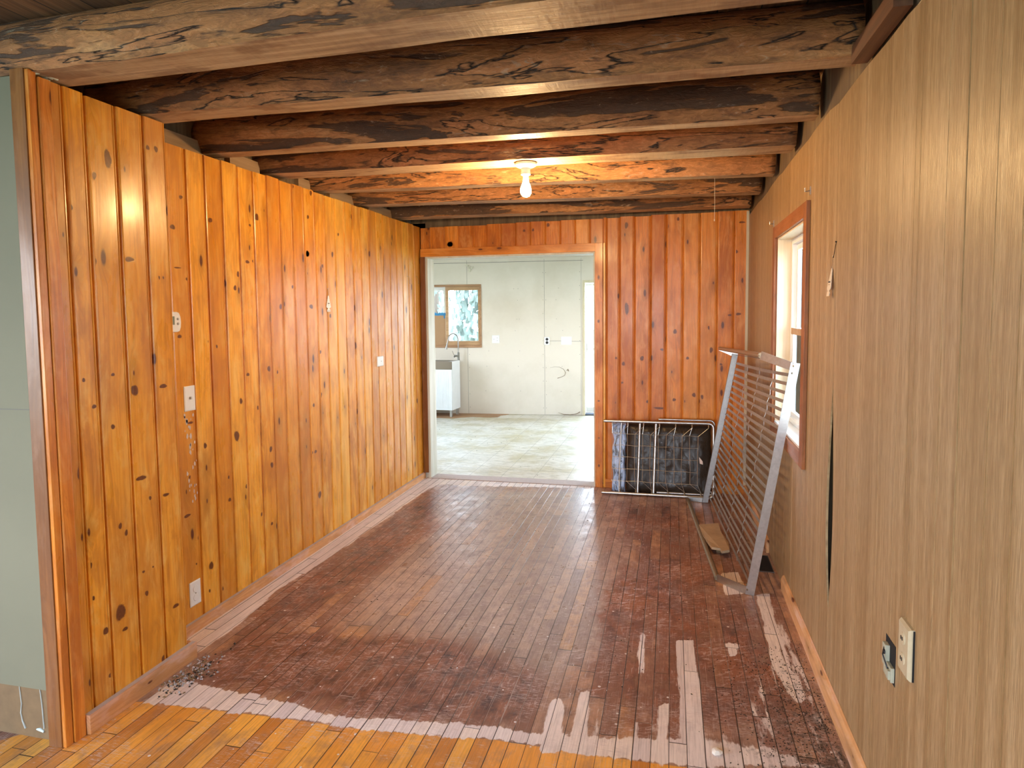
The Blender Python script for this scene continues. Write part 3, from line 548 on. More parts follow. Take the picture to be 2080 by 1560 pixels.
joist(2.268, 2.392, 2.365, 2.456, XJ0, XJ1, 'dark log joist second from the camera, right behind the widest pale-bottomed one', seed=2)
joist(2.885, 2.985, 3.010, 3.095, XJ0, XJ1, 'near-black log joist with a thin pale bottom edge, two in front of the bare bulb', seed=3)
joist(3.37, 3.541, 3.51, 3.685, XJ0, XJ1, 'log joist whose pale flat underside carries the bare bulb', seed=4)
joist(3.92, 4.02, 4.20, 4.29, XJ0, XJ1, 'orange-lit log joist right behind the bare bulb', seed=5)
joist(4.50, 4.62, 4.81, 4.93, XJ0, XJ1, 'orange-brown log joist, next to last before the back wall', seed=6)
joist(5.18, 5.33, 5.40, 5.53, XJ0, XJ1, 'last log joist, closest to the top of the back wall', seed=8)
# ------------------------------------------------------------------ floors
POLY = dict(
leftbare=[(-2.229,2.563),(-2.196,5.665),(-0.644,5.673),(-0.631,5.559),(-1.993,5.400),(-2.029,5.195),(-2.031,4.672),(-2.027,4.433),(-2.051,3.796),(-2.072,3.468),(-2.079,3.074),(-2.026,2.633),(-2.045,2.402)],
frontband=[(-2.003,2.066),(-2.001,2.183),(-1.918,2.227),(-1.713,2.211),(-1.502,2.196),(-1.178,2.146),(-0.901,2.187),(-0.626,2.219),(-0.443,2.217),(-0.269,2.234),(0.069,2.300),(0.331,2.311),(0.506,2.249),(0.066,2.166),(-0.258,2.143),(-0.607,2.147),(-0.872,2.115),(-1.151,2.095),(-1.433,2.091),(-1.755,2.076)],
p1=[(-0.453,2.415),(-0.412,2.458),(-0.387,2.380),(-0.374,2.125),(-0.439,2.110)],
p2=[(-0.341,2.508),(-0.313,2.521),(-0.272,2.148),(-0.341,2.132),(-0.345,2.298)],
p3=[(0.026,3.014),(0.105,3.032),(0.119,2.629),(0.117,2.181),(0.042,2.164)],
p4=[(0.442,3.616),(0.508,3.631),(0.482,2.981),(0.520,2.650),(0.468,2.605),(0.422,2.845)],
p5=[(0.250,3.036),(0.303,3.039),(0.298,2.924),(0.251,2.913)],
p6=[(0.278,3.860),(0.386,3.920),(0.407,3.615),(0.290,3.558)],
p7=[(-0.135,3.050),(-0.108,3.056),(-0.102,2.689),(-0.126,2.684)],
p8=[(-0.039,2.491),(0.002,2.500),(-0.013,2.156),(-0.037,2.150)],
darkfront=[(-1.893,2.178),(-1.988,2.616),(-1.661,2.764),(-1.213,2.788),(-0.892,2.765),(-0.614,2.654),(-0.458,2.499),(-0.443,2.217),(-1.178,2.146),(-1.713,2.211)],
darkleft=[(-2.033,5.147),(-1.922,5.330),(-1.595,4.208),(-1.665,3.555),(-1.730,2.881),(-1.957,2.575),(-2.039,2.841),(-2.051,3.796)],
darkright=[(-0.554,5.297),(0.107,5.289),(0.359,3.637),(0.616,3.693),(0.600,2.271),(0.331,2.311),(0.137,2.321),(-0.116,2.263),(-0.305,2.534),(-0.429,3.167),(-0.305,4.097)],
greymid=[(-1.869,5.180),(-0.617,5.435),(-0.413,4.257),(-0.264,2.950),(-0.471,2.569),(-0.883,2.813),(-1.463,2.782),(-1.626,3.340),(-1.595,4.208)],
varnish=[(-3,1.0),(-2.05,2.05),(-2.003,2.066),(-1.755,2.076),(-1.433,2.091),(-1.151,2.095),(-.872,2.115),(-.607,2.147),(-.258,2.143),(.066,2.150),(.62,2.17),(.62,0.5),(-3,0.5)],
rightband=[(-.30,2.45),(.2,2.40),(.56,3.6),(.60,2.1),(-.30,2.13)],
)
def sd(px, py, poly):
    d = np.full(px.shape, 1e9); ins = np.zeros(px.shape, bool); n = len(poly)
    for i in range(n):
        ax, ay = poly[i]; bx, by = poly[(i+1) % n]; ex, ey = bx-ax, by-ay; L = ex*ex+ey*ey+1e-12
        t = np.clip(((px-ax)*ex+(py-ay)*ey)/L, 0, 1); d = np.minimum(d, np.hypot(px-ax-t*ex, py-ay-t*ey))
        c_ = ((ay > py) != (by > py)); xi = ex*(py-ay)/(ey if abs(ey) > 1e-9 else 1e-9)+ax; ins ^= c_ & (px < xi)
    return np.where(ins, d, -d)
gx = np.concatenate([[-5.1, -4, -3, -2.6], np.arange(-2.4, .76, .02)]); gy = np.concatenate([[-3.3, -2, -1, 0, 1], np.arange(1.4, 5.761, .025)])
PX, PY = np.meshgrid(gx, gy); NX, NY = len(gx), len(gy)
def field(k, soft): return np.clip(.5+sd(PX, PY, POLY[k])/soft, 0, 1)
bare = np.maximum(field('leftbare', .10), field('frontband', .07))
for k in ('p1', 'p2', 'p3', 'p4', 'p5', 'p6', 'p7', 'p8'): bare = np.maximum(bare, field(k, .05))
bare = np.maximum(bare, field('rightband', .10)*.44)
dark = np.maximum.reduce([field('darkfront', .25), field('darkleft', .25), field('darkright', .3)*.70])
grey = field('greymid', .5); van = np.clip(.5+sd(PX, PY, POLY['varnish'])/.05, 0, 1)
mb = MB(); mb.v = [(float(x), float(y), 0.) for x, y in zip(PX.ravel(), PY.ravel())]
mb.f = [(j*NX+i, j*NX+i+1, (j+1)*NX+i+1, (j+1)*NX+i) for j in range(NY-1) for i in range(NX-1)]; mb.m = [0]*len(mb.f)
fo = st(mb.build('floor', [FLOORM])); me = fo.data
a = me.color_attributes.new('mask', 'FLOAT_COLOR', 'POINT'); cc = np.stack([bare.ravel(), dark.ravel(), grey.ravel(), np.ones(bare.size)], 1).astype(np.float32); a.data.foreach_set('color', cc.ravel())
a = me.attributes.new('van', 'FLOAT', 'POINT'); a.data.foreach_set('value', van.ravel().astype(np.float32))
md = fo.modifiers.new('depth', 'SOLIDIFY'); md.thickness = .04; md.offset = -1
# kitchen shell
mb = MB().box((-4.7, YB+.14, -.05), (.74, 9.9, -.003)); st(mb.build('floor_kitchen', [KFLOOR]))
def fbox(m, s0, s1, d0, d1, z0, z1, mi=0): 
    return m.box((s0, d0, z0), (s1, d1, z1), mi, T=lambda x, y, z: tuple(kf(x, y, z)))
mb = MB(); ppl = [(-2.6, 0), (-.56, 0), (-.60, .09), (-.66, .12), (-.68, .30), (-.82, .34), (-1.05, .30), (-1.22, .40), (-1.30, .47), (-1.6, .44), (-2.6, .5)]
n_ = len(ppl); mb.add([kf(a_, d_+.001, z_) for z_ in (-.002, .002) for a_, d_ in ppl], [tuple(range(n_)), tuple(range(2*n_-1, n_-1, -1))]+[(k, n_+k, n_+(k+1) % n_, (k+1) % n_) for k in range(n_)])
tag(mb.build('plywood_strip', [PLY]), 'bare brown plywood strip where floor tiles are missing by the kitchen wall', 'plywood')
mb = MB()
KW0, KW1, KZ0, KZ1 = -2.75, -.965, 1.0, 1.945; D0, D1, DZ = .545, 1.40, 1.975
for s0, s1, z0, z1 in ((-2.95, KW0, 0, 2.32), (KW0, KW1, 0, KZ0), (KW0, KW1, KZ1, 2.32), (KW1, D0, 0, 2.32), (D0, D1, DZ, 2.32), (D1, 2.5, 0, 2.32)): fbox(mb, s0, s1, 0, -.16, z0, z1)
for s, z0, z1 in ((-1.18, 0, KZ0), (-1.18, KZ1, 2.3), (-.019, 0, 2.3), (.52, 0, 2.3)): fbox(mb, s-.0015, s+.0015, 0, .0012, z0, z1, 1)
fbox(mb, .06, .227, 0, .0012, 1.094, 1.098, 1); fbox(mb, .379, .52, 0, .0012, 1.088, 1.092, 1); fbox(mb, -2.6, .55, 0, .0012, 2.262, 2.268, 1)
random.seed(3)
for s in (-1.155, -.04, .004, .50): 
    for z in [.1+.2*i for i in range(11)]: 
        if random.random() < .8: fbox(mb, s-.003, s+.003, 0, .0015, z-.004, z+.004, 1)
for s in (-.9, -.45, -.42, .2): 
    for z in (.35, .72, .95, 1.25, 1.42, 1.7, 1.87): 
        if random.random() < .6: q = random.uniform(-.05, .05); fbox(mb, s+q-.003, s+q+.003, 0, .0015, z-.004, z+.004, 1)
st(mb.build('wall_kitchen_back', [DRY, SEAM]))
mb = MB(); a_ = [(0.06, .70), (.13, .715), (.2, .71), (.26, .68), (.29, .63), (.275, .585), (.22, .56), (.17, .545)]
mb.tube([kf(s, .002, z) for s, z in a_], [.002, .003, .004, .005, .006, .006, .005, .009], n=8, flat=.4)
mb.tube([kf(s, .002, z) for s, z in ((.31, .66), (.325, .68), (.335, .65))], .006, n=6)
tag(mb.build('wall_gouge', [BROWNB], smooth=True), 'curved brown gouge and scuff in the kitchen drywall left of the back door', 'wall damage')
mb = MB(); mb.tube([kf(s, .004, z) for s, z in ((.18, .035), (.25, .012), (.35, .008), (.45, .02), (.5, .05))], [.004, .009, .009, .012, .02], n=6, flat=.3)
tag(mb.build('loose_base_scrap', [BROWNB], smooth=True), 'peeling brown strip at the foot of the kitchen wall beside the back door', 'trim scrap')
mb = MB()
for q in range(14):
    s = -1.2+random.uniform(0, .10); z = 2.25-random.uniform(0, .16)*(1 if s > -1.15 else .4); fbox(mb, s, s+.02, 0, .008+random.random()*.01, z-.02, z)
tag(mb.build('torn_wallboard_paper', [plain('torn_paper', (.72, .68, .55), .8)]), 'torn cream wallboard paper hanging at the top of the kitchen wall above the window', 'torn paper')
mb = MB().box((-4.7, 5.76, 2.32), (.74, 9.9, 2.36)); st(mb.build('ceiling_kitchen', [DRY]))
mb = MB(); mb.box((-4.7, 5.64, 0), (-2.16, 5.77, 2.32)); mb.box((-.63, 5.771, 0), (.62, 5.79, 2.32)); mb.box((-2.16, 5.771, 2.02), (-.63, 5.79, 2.32)); st(mb.build('wall_kitchen_front', [DRY]))
def holed(name, x0, x1, y0, y1, hy0, hy1, hz0, hz1, zt, mat):
    m = MB(); m.box((x0, y0, 0), (x1, hy0, zt)); m.box((x0, hy1, 0), (x1, y1, zt)); m.box((x0, hy0, 0), (x1, hy1, hz0)); m.box((x0, hy0, hz1), (x1, hy1, zt)); return st(m.build(name, [mat]))
holed('wall_kitchen_right', .62, .74, 5.79, 9.95, 6.9, 8.3, .8, 2.0, 2.32, DRY)  # unseen openings in this and the next wall, added to light the kitchen
holed('wall_kitchen_left', -4.7, -4.55, 5.77, 9.6, 6.7, 8.1, .85, 2.05, 2.32, DRY)
# rest of the near room, behind the camera; openings added for fill light
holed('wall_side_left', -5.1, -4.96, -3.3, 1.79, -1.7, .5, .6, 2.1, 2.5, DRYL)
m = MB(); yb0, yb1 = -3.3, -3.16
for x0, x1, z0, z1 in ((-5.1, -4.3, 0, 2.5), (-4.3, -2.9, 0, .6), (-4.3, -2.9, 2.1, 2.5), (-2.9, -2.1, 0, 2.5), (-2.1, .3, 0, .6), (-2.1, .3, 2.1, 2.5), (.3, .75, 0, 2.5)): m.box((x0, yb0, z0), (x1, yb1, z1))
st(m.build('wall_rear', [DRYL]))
# ------------------------------------------------------------------ kitchen window
W = bpy.data.objects.new('window_2', None); COL.objects.link(W); W.location = kf((KW0+KW1)/2, 0, KZ0); st(W)
def fp(boxes, name, mats, par, bevel=0, sub=None):
    c = MB()
    for b_ in boxes: fbox(c, *b_)
    o = part(c, name, mats, W if sub else par, bevel=bevel)
    if sub: o.parent = sub
    return o
fp([(KW0, KW1, -.12, .012, KZ1-.03, KZ1), (KW0, KW1, -.12, .016, KZ0, KZ0+.035), (KW1-.02, KW1, -.12, .012, KZ0+.035, KZ1-.03), (KW0, KW0+.02, -.12, .012, KZ0+.035, KZ1-.03)], 'window_frame', [PLY], W)
fr = fp([(-1.52, KW1-.02, -.05, -.02, KZ0+.035, KZ0+.10), (-1.52, KW1-.02, -.05, -.02, KZ1-.085, KZ1-.03), (KW1-.055, KW1-.02, -.05, -.02, KZ0+.10, KZ1-.085), (-1.52, -1.475, -.05, -.018, KZ0+.10, KZ1-.085)], 'right_sash', [KWIN], W, .002)
fp([(-1.47, KW1-.055, -.037, -.034, KZ0+.10, KZ1-.085)], 'pane', [GLASS], W, sub=fr)
fl = fp([(KW0+.02, -1.525, -.08, -.052, KZ0+.035, KZ0+.09), (KW0+.02, -1.525, -.08, -.052, KZ1-.085, KZ1-.03), (-1.56, -1.525, -.08, -.052, KZ0+.09, KZ1-.085), (KW0+.02, KW0+.06, -.08, -.052, KZ0+.09, KZ1-.085)], 'left_sash', [WPAINT], W, .002)
fp([(KW0+.06, -1.56, -.067, -.064, KZ0+.09, KZ1-.085)], 'pane', [GLASS], W, sub=fl)
c = MB(); fbox(c, KW0+.03, -1.53, -.045, -.037, KZ0+.036, 1.50); tag(c.build('board_cover', [plain('cardboard', (.42, .25, .13), .8, sc=5, var=.1)]), 'brown board covering the lower left half of the kitchen window', 'board')
c = MB()
for i in range(24):
    s = KW0+.03+(1.225-.03)*i/24; dz = random.uniform(-.006, .008); fbox(c, s, s+.052, -.036, -.0355+.002*random.random(), 1.485+dz*.3, 1.525+dz)
fbox(c, -1.555, -1.535, -.036, -.034, 1.44, 1.50)
tag(c.build('masking_tape', [plain('blue_tape', (.03, .22, .45), .6)]), 'blue masking tape along the top of the brown board in the kitchen window', 'tape')
# back door opening with pale frame
Dr = bpy.data.objects.new('door_2', None); COL.objects.link(Dr); Dr.location = kf((D0+D1)/2, 0, 0); st(Dr)
W = Dr
fp([(D0, D0+.03, -.16, .012, 0, DZ), (D1-.03, D1, -.16, .012, 0, DZ), (D0+.03, D1-.03, -.16, .012, DZ-.035, DZ)], 'door_frame', [wood_simple('pale_jamb', [(.55, .47, .30), (.64, .56, .38), (.7, .64, .46)], 2, 30)], Dr, .002)
fp([(D0+.03, D1-.03, -.16, .0, 0, .018)], 'threshold', [plain('threshold_metal', (.08, .09, .12), .5, .5)], Dr)
lf = fp([(D0+.032, D0+.052, -.20, -.165, .02, DZ-.04), (D1-.052, D1-.032, -.20, -.165, .02, DZ-.04), (D0+.052, D1-.052, -.20, -.165, DZ-.07, DZ-.04), (D0+.052, D1-.052, -.20, -.165, .02, .10), (D0+.052, D1-.052, -.20, -.165, .95, .98)], 'storm_door', [WPAINT], Dr, .002)
fp([(D0+.052, D1-.052, -.186, -.183, .10, .95), (D0+.052, D1-.052, -.186, -.183, .98, DZ-.07)], 'pane', [GLASS], Dr, sub=lf)
fp([(D0+.045, D0+.06, -.165, -.14, .93, 1.05)], 'handle', [CHROME], Dr, sub=lf)
# ------------------------------------------------------------------ outdoors
mb = MB().box((-60, -60, -.75), (60, 80, -.55)); st(mb.build('ground', [plain('pale_grass', (.42, .44, .34), .9, sc=2, var=.4)]))
LEAFM = plain('leaf_green', (.115, .135, .11), .7, sc=3, var=.5); BARKM = plain('tree_bark', (.10, .07, .05), .9)
def tree(x, y, h, r, label, n=500, sd_=1):
    rnd = random.Random(sd_); t = thing('tree', label, 'tree', (x, y, -.55), 'trees outside the windows')
    part(MB().tube([(x, y, -.55), (x+.05, y, h*.5), (x, y+.05, h)], [.11, .08, .02], n=8), 'trunk', [BARKM], t)
    m = MB()
    for i in range(n):
        hz = rnd.uniform(.08, 1); rr = r*(1-hz)**.8*math.sqrt(rnd.random())+.05; a = rnd.random()*6.283; c_ = Vector((x+rr*math.cos(a), y+rr*math.sin(a), hz*h))
        u_ = Vector((rnd.uniform(-1, 1), rnd.uniform(-1, 1), rnd.uniform(-.4, .4))).normalized()*rnd.uniform(.03, .08); v_ = Vector((rnd.uniform(-.4, .4), rnd.uniform(-.4, .4), 1)).normalized()*rnd.uniform(.05, .15)
        m.add([c_-u_-v_, c_+u_-v_, c_+u_+v_, c_-u_+v_], [(0, 1, 2, 3)])
    part(m, 'foliage', [LEAFM], t)
for i, (x, y, h, r, lb) in enumerate(((-4.4, 15.3, 5.2, .8, 'pale conifer in the middle of the kitchen window view'), (-6.0, 14.2, 4.6, .7, 'conifer at the left side of the kitchen window view'), (-4.9, 22.5, 6.0, 1.0, 'taller conifer seen behind the right side of the kitchen window'), (-7.0, 19, 7, 1.6, 'far conifer behind the left part of the kitchen window'), (-8.8, 16, 6, 1.2, 'conifer farthest left beyond the kitchen window'))): tree(x, y, h, r, lb, 800, i)
# ------------------------------------------------------------------ bare bulb
bx, by = -.768, 3.52
L = thing('ceiling_lamp', 'bare lit bulb in a white porcelain holder under a log joist', 'lamp', (bx, by, 2.31))
part(MB().lathe([(0, 0), (.056, 0), (.060, -.006), (.058, -.014), (.045, -.022), (.026, -.028), (.0245, -.045), (.026, -.048), (.026, -.062), (.0225, -.064), (.0, -.064)], (bx, by, 2.309), n=40), 'lamp_holder', [PORC], L, smooth=True)
em = bpy.data.materials.new('lit_bulb'); em.use_nodes = True; b_ = em.node_tree.nodes['Principled BSDF']; b_.inputs['Base Color'].default_value = (.9, .85, .75, 1); b_.inputs['Emission Color'].default_value = (1, .62, .27, 1); b_.inputs['Emission Strength'].default_value = BULB
part(MB().lathe([(.0, -.060), (.013, -.060), (.0135, -.085), (.017, -.105), (.0265, -.128), (.030, -.146), (.0285, -.160), (.020, -.174), (.010, -.180), (0, -.1815)], (bx, by, 2.309), n=36), 'bulb', [em], L, smooth='full')
mb = MB().tube([(.248, 4.215, 2.312), (.250, 4.215, 2.17), (.249, 4.213, 2.06)], .0011, n=5).lathe([(0, 0), (.003, -.003), (.003, -.012), (0, -.015)], (.249, 4.213, 2.062), n=8)
tag(mb.build('pull_string', [plain('string', (.55, .45, .32), .8)]), 'thin pull string hanging from the joists in front of the back wall', 'string')
# ------------------------------------------------------------------ wall fittings
def plate(t, T, w_, h_, d=.005, name='cover_plate', mat=None):
    m = MB(); a, b = w_/2, h_/2; i = .005
    vs = [T(-a, 0, -b), T(a, 0, -b), T(a, 0, b), T(-a, 0, b), T(-a, d*.5, -b), T(a, d*.5, -b), T(a, d*.5, b), T(-a, d*.5, b), T(-a+i, d, -b+i), T(a-i, d, -b+i), T(a-i, d, b-i), T(-a+i, d, b-i)]
    m.add(vs, [(0,3,2,1)]+[(k, (k+1) % 4, 4+(k+1) % 4, 4+k) for k in range(4)]+[(4+k, 4+(k+1) % 4, 8+(k+1) % 4, 8+k) for k in range(4)]+[(8, 9, 10, 11)])
    return part(m, name, [mat or WHITE], t)
def TT(c, ud, nd): c, ud, nd = Vector(c), Vector(ud), Vector(nd); return lambda u, d, z: tuple(c+ud*u+nd*d+Vector((0, 0, z)))
def bb(m, T, u0, u1, d0, d1, z0, z1, mi=0): return m.box((u0, d0, z0), (u1, d1, z1), mi, T=T)
# thermostat
T = TT((XL, 2.512, 1.478), (0, 1, 0), (1, 0, 0)); t = thing('thermostat', 'white thermostat with grey display on the pine wall', 'thermostat', T(0, 0, 0))
m = MB(); pf = [(-.07, -.046), (.05, -.046), (.064, -.042), (.072, -.025), (.075, 0), (.072, .025), (.064, .042), (.05, .046), (-.07, .046)]
m.add([T(u*.9, 0, z) for u, z in pf]+[T(u*.9, .022, z) for u, z in pf]+[T(u*.9*.97, .026, z*.94) for u, z in pf], [(k, (k+1) % 9, 9+(k+1) % 9, 9+k) for k in range(9)]+[(9+k, 9+(k+1) % 9, 18+(k+1) % 9, 18+k) for k in range(9)]+[tuple(18+k for k in range(9))]); part(m, 'housing', [WHITE], t)
part(bb(MB(), T, -.045, .026, .024, .0265, -.012, .026), 'display', [plain('lcd_grey', (.20, .24, .19), .25)], t)
for z in (.014, -.008): part(MB().lathe([(0, .004), (.0055, .003), (.006, 0)], T(.046, .0255, z), (1, 0, 0), n=14), 'button', [plain('button_grey', (.35, .36, .36), .5)], t)
# blank switch plate (light switch)
T = TT((XL, 2.640, 1.117), (0, 1, 0), (1, 0, 0)); t = thing('light_switch', 'tall white switch plate below the thermostat', 'switch', T(0, 0, 0)); plate(t, T, .072, .118); part(bb(MB(), T, -.004, .004, .004, .013, -.004, .008), 'toggle', [plain('toggle_grey', (.45, .48, .5), .4)], t)
# peeled paint below it
random.seed(11); m = MB()
for i in range(34):
    y = 2.60+random.uniform(0, .07); z = random.uniform(.62, 1.05); r_ = random.uniform(.003, .009); vs = [T_ for T_ in [(XL+.0012, y+r_*math.cos(a)*random.uniform(.5, 1.1), z+r_*1.8*math.sin(a)*random.uniform(.5, 1.2)) for a in [k*1.05 for k in range(6)]]]; m.add(vs, [tuple(range(6))])
tag(m.build('chipped_varnish', [plain('chip_pale', (.62, .50, .42), .7)]), 'pale chipped flakes on the pine board under the tall switch plate', 'wall damage', kind='stuff')
T = TT((XL, 2.622, .182), (0, 1, 0), (1, 0, 0)); t = thing('wall_outlet', 'white outlet low on the pine wall near the floor', 'outlet', T(0, 0, 0)); plate(t, T, .074, .118)
for z in (.021, -.021):
    r_ = part(MB().lathe([(0, .0022), (.0155, .002), (.017, 0)], T(0, .005, z), (1, 0, 0), n=20), 'receptacle', [WHITE], t); 
part(MB().lathe([(0, .002), (.003, .0015), (.003, 0)], T(0, .005, 0), (1, 0, 0), n=10), 'screw', [DULL], t)
T = TT((XL, 4.735, 1.141), (0, 1, 0), (1, 0, 0)); t = thing('cover_plate_small', 'small square white cover plate in the middle of the pine wall', 'cover plate', T(0, 0, 0)); plate(t, T, .11, .078, .008)
part(MB().lathe([(0, .002), (.0035, .0015), (.004, 0)], T(.01, .008, 0), (1, 0, 0), n=10), 'screw', [DULL], t)
# kitchen plates
def KT(s, z): return TT(kf(s, 0, z), KD, -KN)
T = KT(-.751, 1.124); t = thing('light_switch', 'two-gang white switch plate right of the kitchen window', 'switch', T(0, 0, 0)); plate(t, T, .112, .116)
for u, z in ((-.026, 0), (.024, .02), (.024, -.02)): part(bb(MB(), T, u-.006, u+.006, .004, .011, z-.008, z+.008), 'toggle', [plain('toggle_pale_grey', (.6, .6, .6), .5)], t)  # pale grey toggles
T = KT(.017, 1.097); t = thing('wall_outlet', 'white kitchen outlet with two black round sockets', 'outlet', T(0, 0, 0)); plate(t, T, .078, .12, .02)
for z in (.024, -.024): part(MB().lathe([(0, .003), (.019, .003), (.021, 0)], T(.002, .0195, z), -KN, n=20), 'receptacle', [BLACKP], t, label='black round socket')
T = KT(.303, 1.099); t = thing('light_switch', 'three-gang white switch plate beside the back door', 'switch', T(0, 0, 0)); plate(t, T, .155, .118)
for u in (-.046, 0, .046): part(bb(MB(), T, u-.005, u+.005, .004, .013, -.006, .012), 'toggle', [WPAINT], t)
# outlets in the right wall
RT = lambda y, z: TT((XR, y, z), (0, -1, 0), (-1, 0, 0)); GRN = plain('aged_grey_green', (.40, .40, .30), .6, sc=50, var=.2); OLD = plain('old_cream_plastic', (.50, .42, .27), .5, sc=50, var=.15)
T = RT(1.832, .628); t = thing('wall_outlet', 'loose beige outlet with tilted cover plate in the right wall', 'outlet', T(0, 0, 0)); plate(t, T, .078, .135, .014, mat=OLD)
part(bb(MB(), T, .0395, .042, -.001, .004, -.066, .066), 'painted_gap_shade', [DARKM], t)  # near-black strip painted in for the shade behind the loose plate
for z in (.028, -.026):
    r_ = part(MB().lathe([(0, .004), (.015, .003), (.0165, 0)], T(0, .0135, z), (-1, 0, 0), n=20), 'receptacle', [OLD], t)
    for q_ in (-.006, .003): k = part(bb(MB(), T, q_, q_+.003, .017, .0185, z-.004, z+.005), 'slot', [DARKM], t); k.parent = r_
T = RT(1.965, .526); t = thing('junction_hole', 'broken outlet with exposed metal tabs in a hole in the panelling', 'outlet', T(0, 0, 0))
part(bb(MB(), T, -.045, .038, -.001, .0008, -.055, .058), 'opening', [DARKM], t)  # flat near-black slab, its colour standing in for shade inside the hole
[part(bb(MB(), T, *q_), 'metal_tab', [GRN], t, bevel=.001) for q_ in ((-.030, .034, .0008, .010, -.046, -.005), (-.034, -.008, .0008, .013, -.02, .04), (.012, .03, .001, .016, -.04, -.015))]
m = MB(); part(m.lathe([(0, .006), (.006, .004), (.007, 0)], T(-.012, .013, .02), (-1, 0, 0), n=12), 'terminal_screw', [BLACKP], t); part(MB().lathe([(0, .006), (.006, .004), (.007, 0)], T(.012, .010, -.02), (-1, 0, 0), n=12), 'terminal_screw', [BLACKP], t)
m = MB(); m.tube([T(-.02, .012, .03), T(-.005, .02, .015), T(.01, .014, -.01), T(.02, .012, -.03)], .002, n=6); part(m, 'wire', [BLACKP], t)
# curtain rod brackets
for y, z, lb in ((3.215, 2.035, 'grey metal curtain bracket above the near corner of the side window'), (4.30, 2.03, 'grey metal curtain bracket above the far corner of the side window')):
    t = thing('curtain_bracket', lb, 'bracket', (XR, y, z)); part(MB().box((XR-.002, y-.012, z-.018), (XR-.0002, y+.012, z+.018)), 'base_plate', [GALV], t)
    part(MB().tube([(XR-.002, y, z), (XR-.022, y, z-.002), (XR-.022, y, z+.014)], .003, n=8), 'hook', [GALV], t)
# tree-shaped air fresheners
def freshener(T, lb, mat, s=1.0, tl=0):
    t = thing('air_freshener', lb, 'air freshener', T(0, .004, 0)); half = [(.004, .055), (.006, .050), (.010, .042), (.009, .038), (.015, .027), (.014, .023), (.020, .012), (.019, .008), (.025, -.002), (.024, -.006), (.029, -.016), (.027, -.022), (.021, -.026), (.010, -.029), (.009, -.034), (.020, -.037), (.020, -.052)]
    out = [(u*s, z*s) for u, z in half]+[(-u*s, z*s) for u, z in half[::-1]]; n = len(out); m = MB()
    m.add([T(u, .003+tl*(.05-z)*.12, z) for u, z in out]+[T(u, .005+tl*(.05-z)*.12, z) for u, z in out], [tuple(range(n))[::-1], tuple(range(n, 2*n))]+[(k, (k+1) % n, n+(k+1) % n, n+k) for k in range(n)]); part(m, 'card', [mat], t)
    pm = plain('print_grey', (.10, .09, .09), .7)
    for u0, u1, z0, z1 in ((-.012, .012, 0, .0055), (-.002, .001, -.01, -.005), (-.016, .016, -.046, -.044)): part(bb(MB(), T, u0*s, u1*s, .0051+tl*.006, .0054+tl*.006+.002*tl, z0*s, z1*s), 'print', [pm], t)
    part(MB().tube([T(0, .005, .055*s), T(.002, .002, .075*s), T(0, .001, .10*s)], .0007, n=5), 'string', [plain('string_dark', (.2, .14, .1), .8)], t)
    part(MB().lathe([(0, .004), (.003, .003), (.002, 0)], T(0, 0, .10*s), tuple(Vector(T(0, 1, 0))-Vector(T(0, 0, 0))), n=8), 'nail', [GALV], t)
freshener(TT((XL, 3.96, 1.578), (0, 1, 0), (1, 0, 0)), 'white tree-shaped paper air freshener hanging on the pine wall', plain('white_card', (.85, .86, .84), .6))
freshener(RT(2.752, 1.607), 'cream tree-shaped air freshener on the tan panelling beside the window', plain('cream_card', (.72, .62, .48), .7), 1.0, 1)
mb = MB().tube([(XR-.003, 2.735, 1.70), (XR-.002, 2.70, 1.757)], .0012, n=5).lathe([(0, .006), (.003, .005), (.002, 0)], (XR, 2.70, 1.757), (-1, 0, 0), n=8)
tag(mb.build('nail_string', [DARKM]), 'dark nail and string above the cream air freshener', 'nail')
# bent wire hooks on the left wall near the doorway
for y, z, lb in ((5.34, 1.83, 'thin bent wire hook on the pine wall left of the doorway'), (5.54, 1.84, 'thin wire hook closest to the doorway corner')):
    m = MB().tube([(XL+.001, y-.03, z), (XL+.006, y, z), (XL+.012, y+.005, z-.03), (XL+.014, y, z-.06), (XL+.022, y-.012, z-.065), (XL+.02, y-.02, z-.045)], .0012, n=6)
    tag(m.build('wire_hook', [DULL]), lb, 'hook')
# ------------------------------------------------------------------ sink cabinet (slightly turned)
KC = thing('sink_cabinet', 'white beadboard sink cabinet on short metal legs under the kitchen window', 'cabinet', kf(-1.63, .22, 0))
ca = math.radians(-6); c0 = Vector((-1.323, .405))
def CT(u, d, z):      # u to the left from the front right corner, d backwards
    s_ = -u*math.cos(ca)+d*math.sin(-ca); dd = -u*math.sin(ca)*-1*0-u*math.sin(-ca)-d*math.cos(ca); return tuple(kf(c0.x+s_, c0.y+dd*1.0, z))
def cb(m, u0, u1, d0, d1, z0, z1, mi=0): return m.box((u0, d0, z0), (u1, d1, z1), mi, T=CT)
m = MB(); cb(m, 0, .016, 0, .33, .105, .815); cb(m, .584, .6, 0, .33, .105, .79); cb(m, .016, .584, .315, .33, .105, .79); cb(m, .016, .584, .02, .33, .105, .12); part(m, 'body', [CABW], KC, bevel=.001)
m = MB(); cb(m, .004, .596, -.018, 0, .107, .135); cb(m, .004, .596, -.018, 0, .672, .70); cb(m, .004, .034, -.018, 0, .135, .672); cb(m, .566, .596, -.018, 0, .135, .672)
for i in range(22): cb(m, .034+i*.02418+.0012, .034+(i+1)*.02418-.0012, -.014, 0, .135, .672)
cb(m, .034, .566, -.009, 0, .135, .672); part(m, 'door', [CABW], KC)
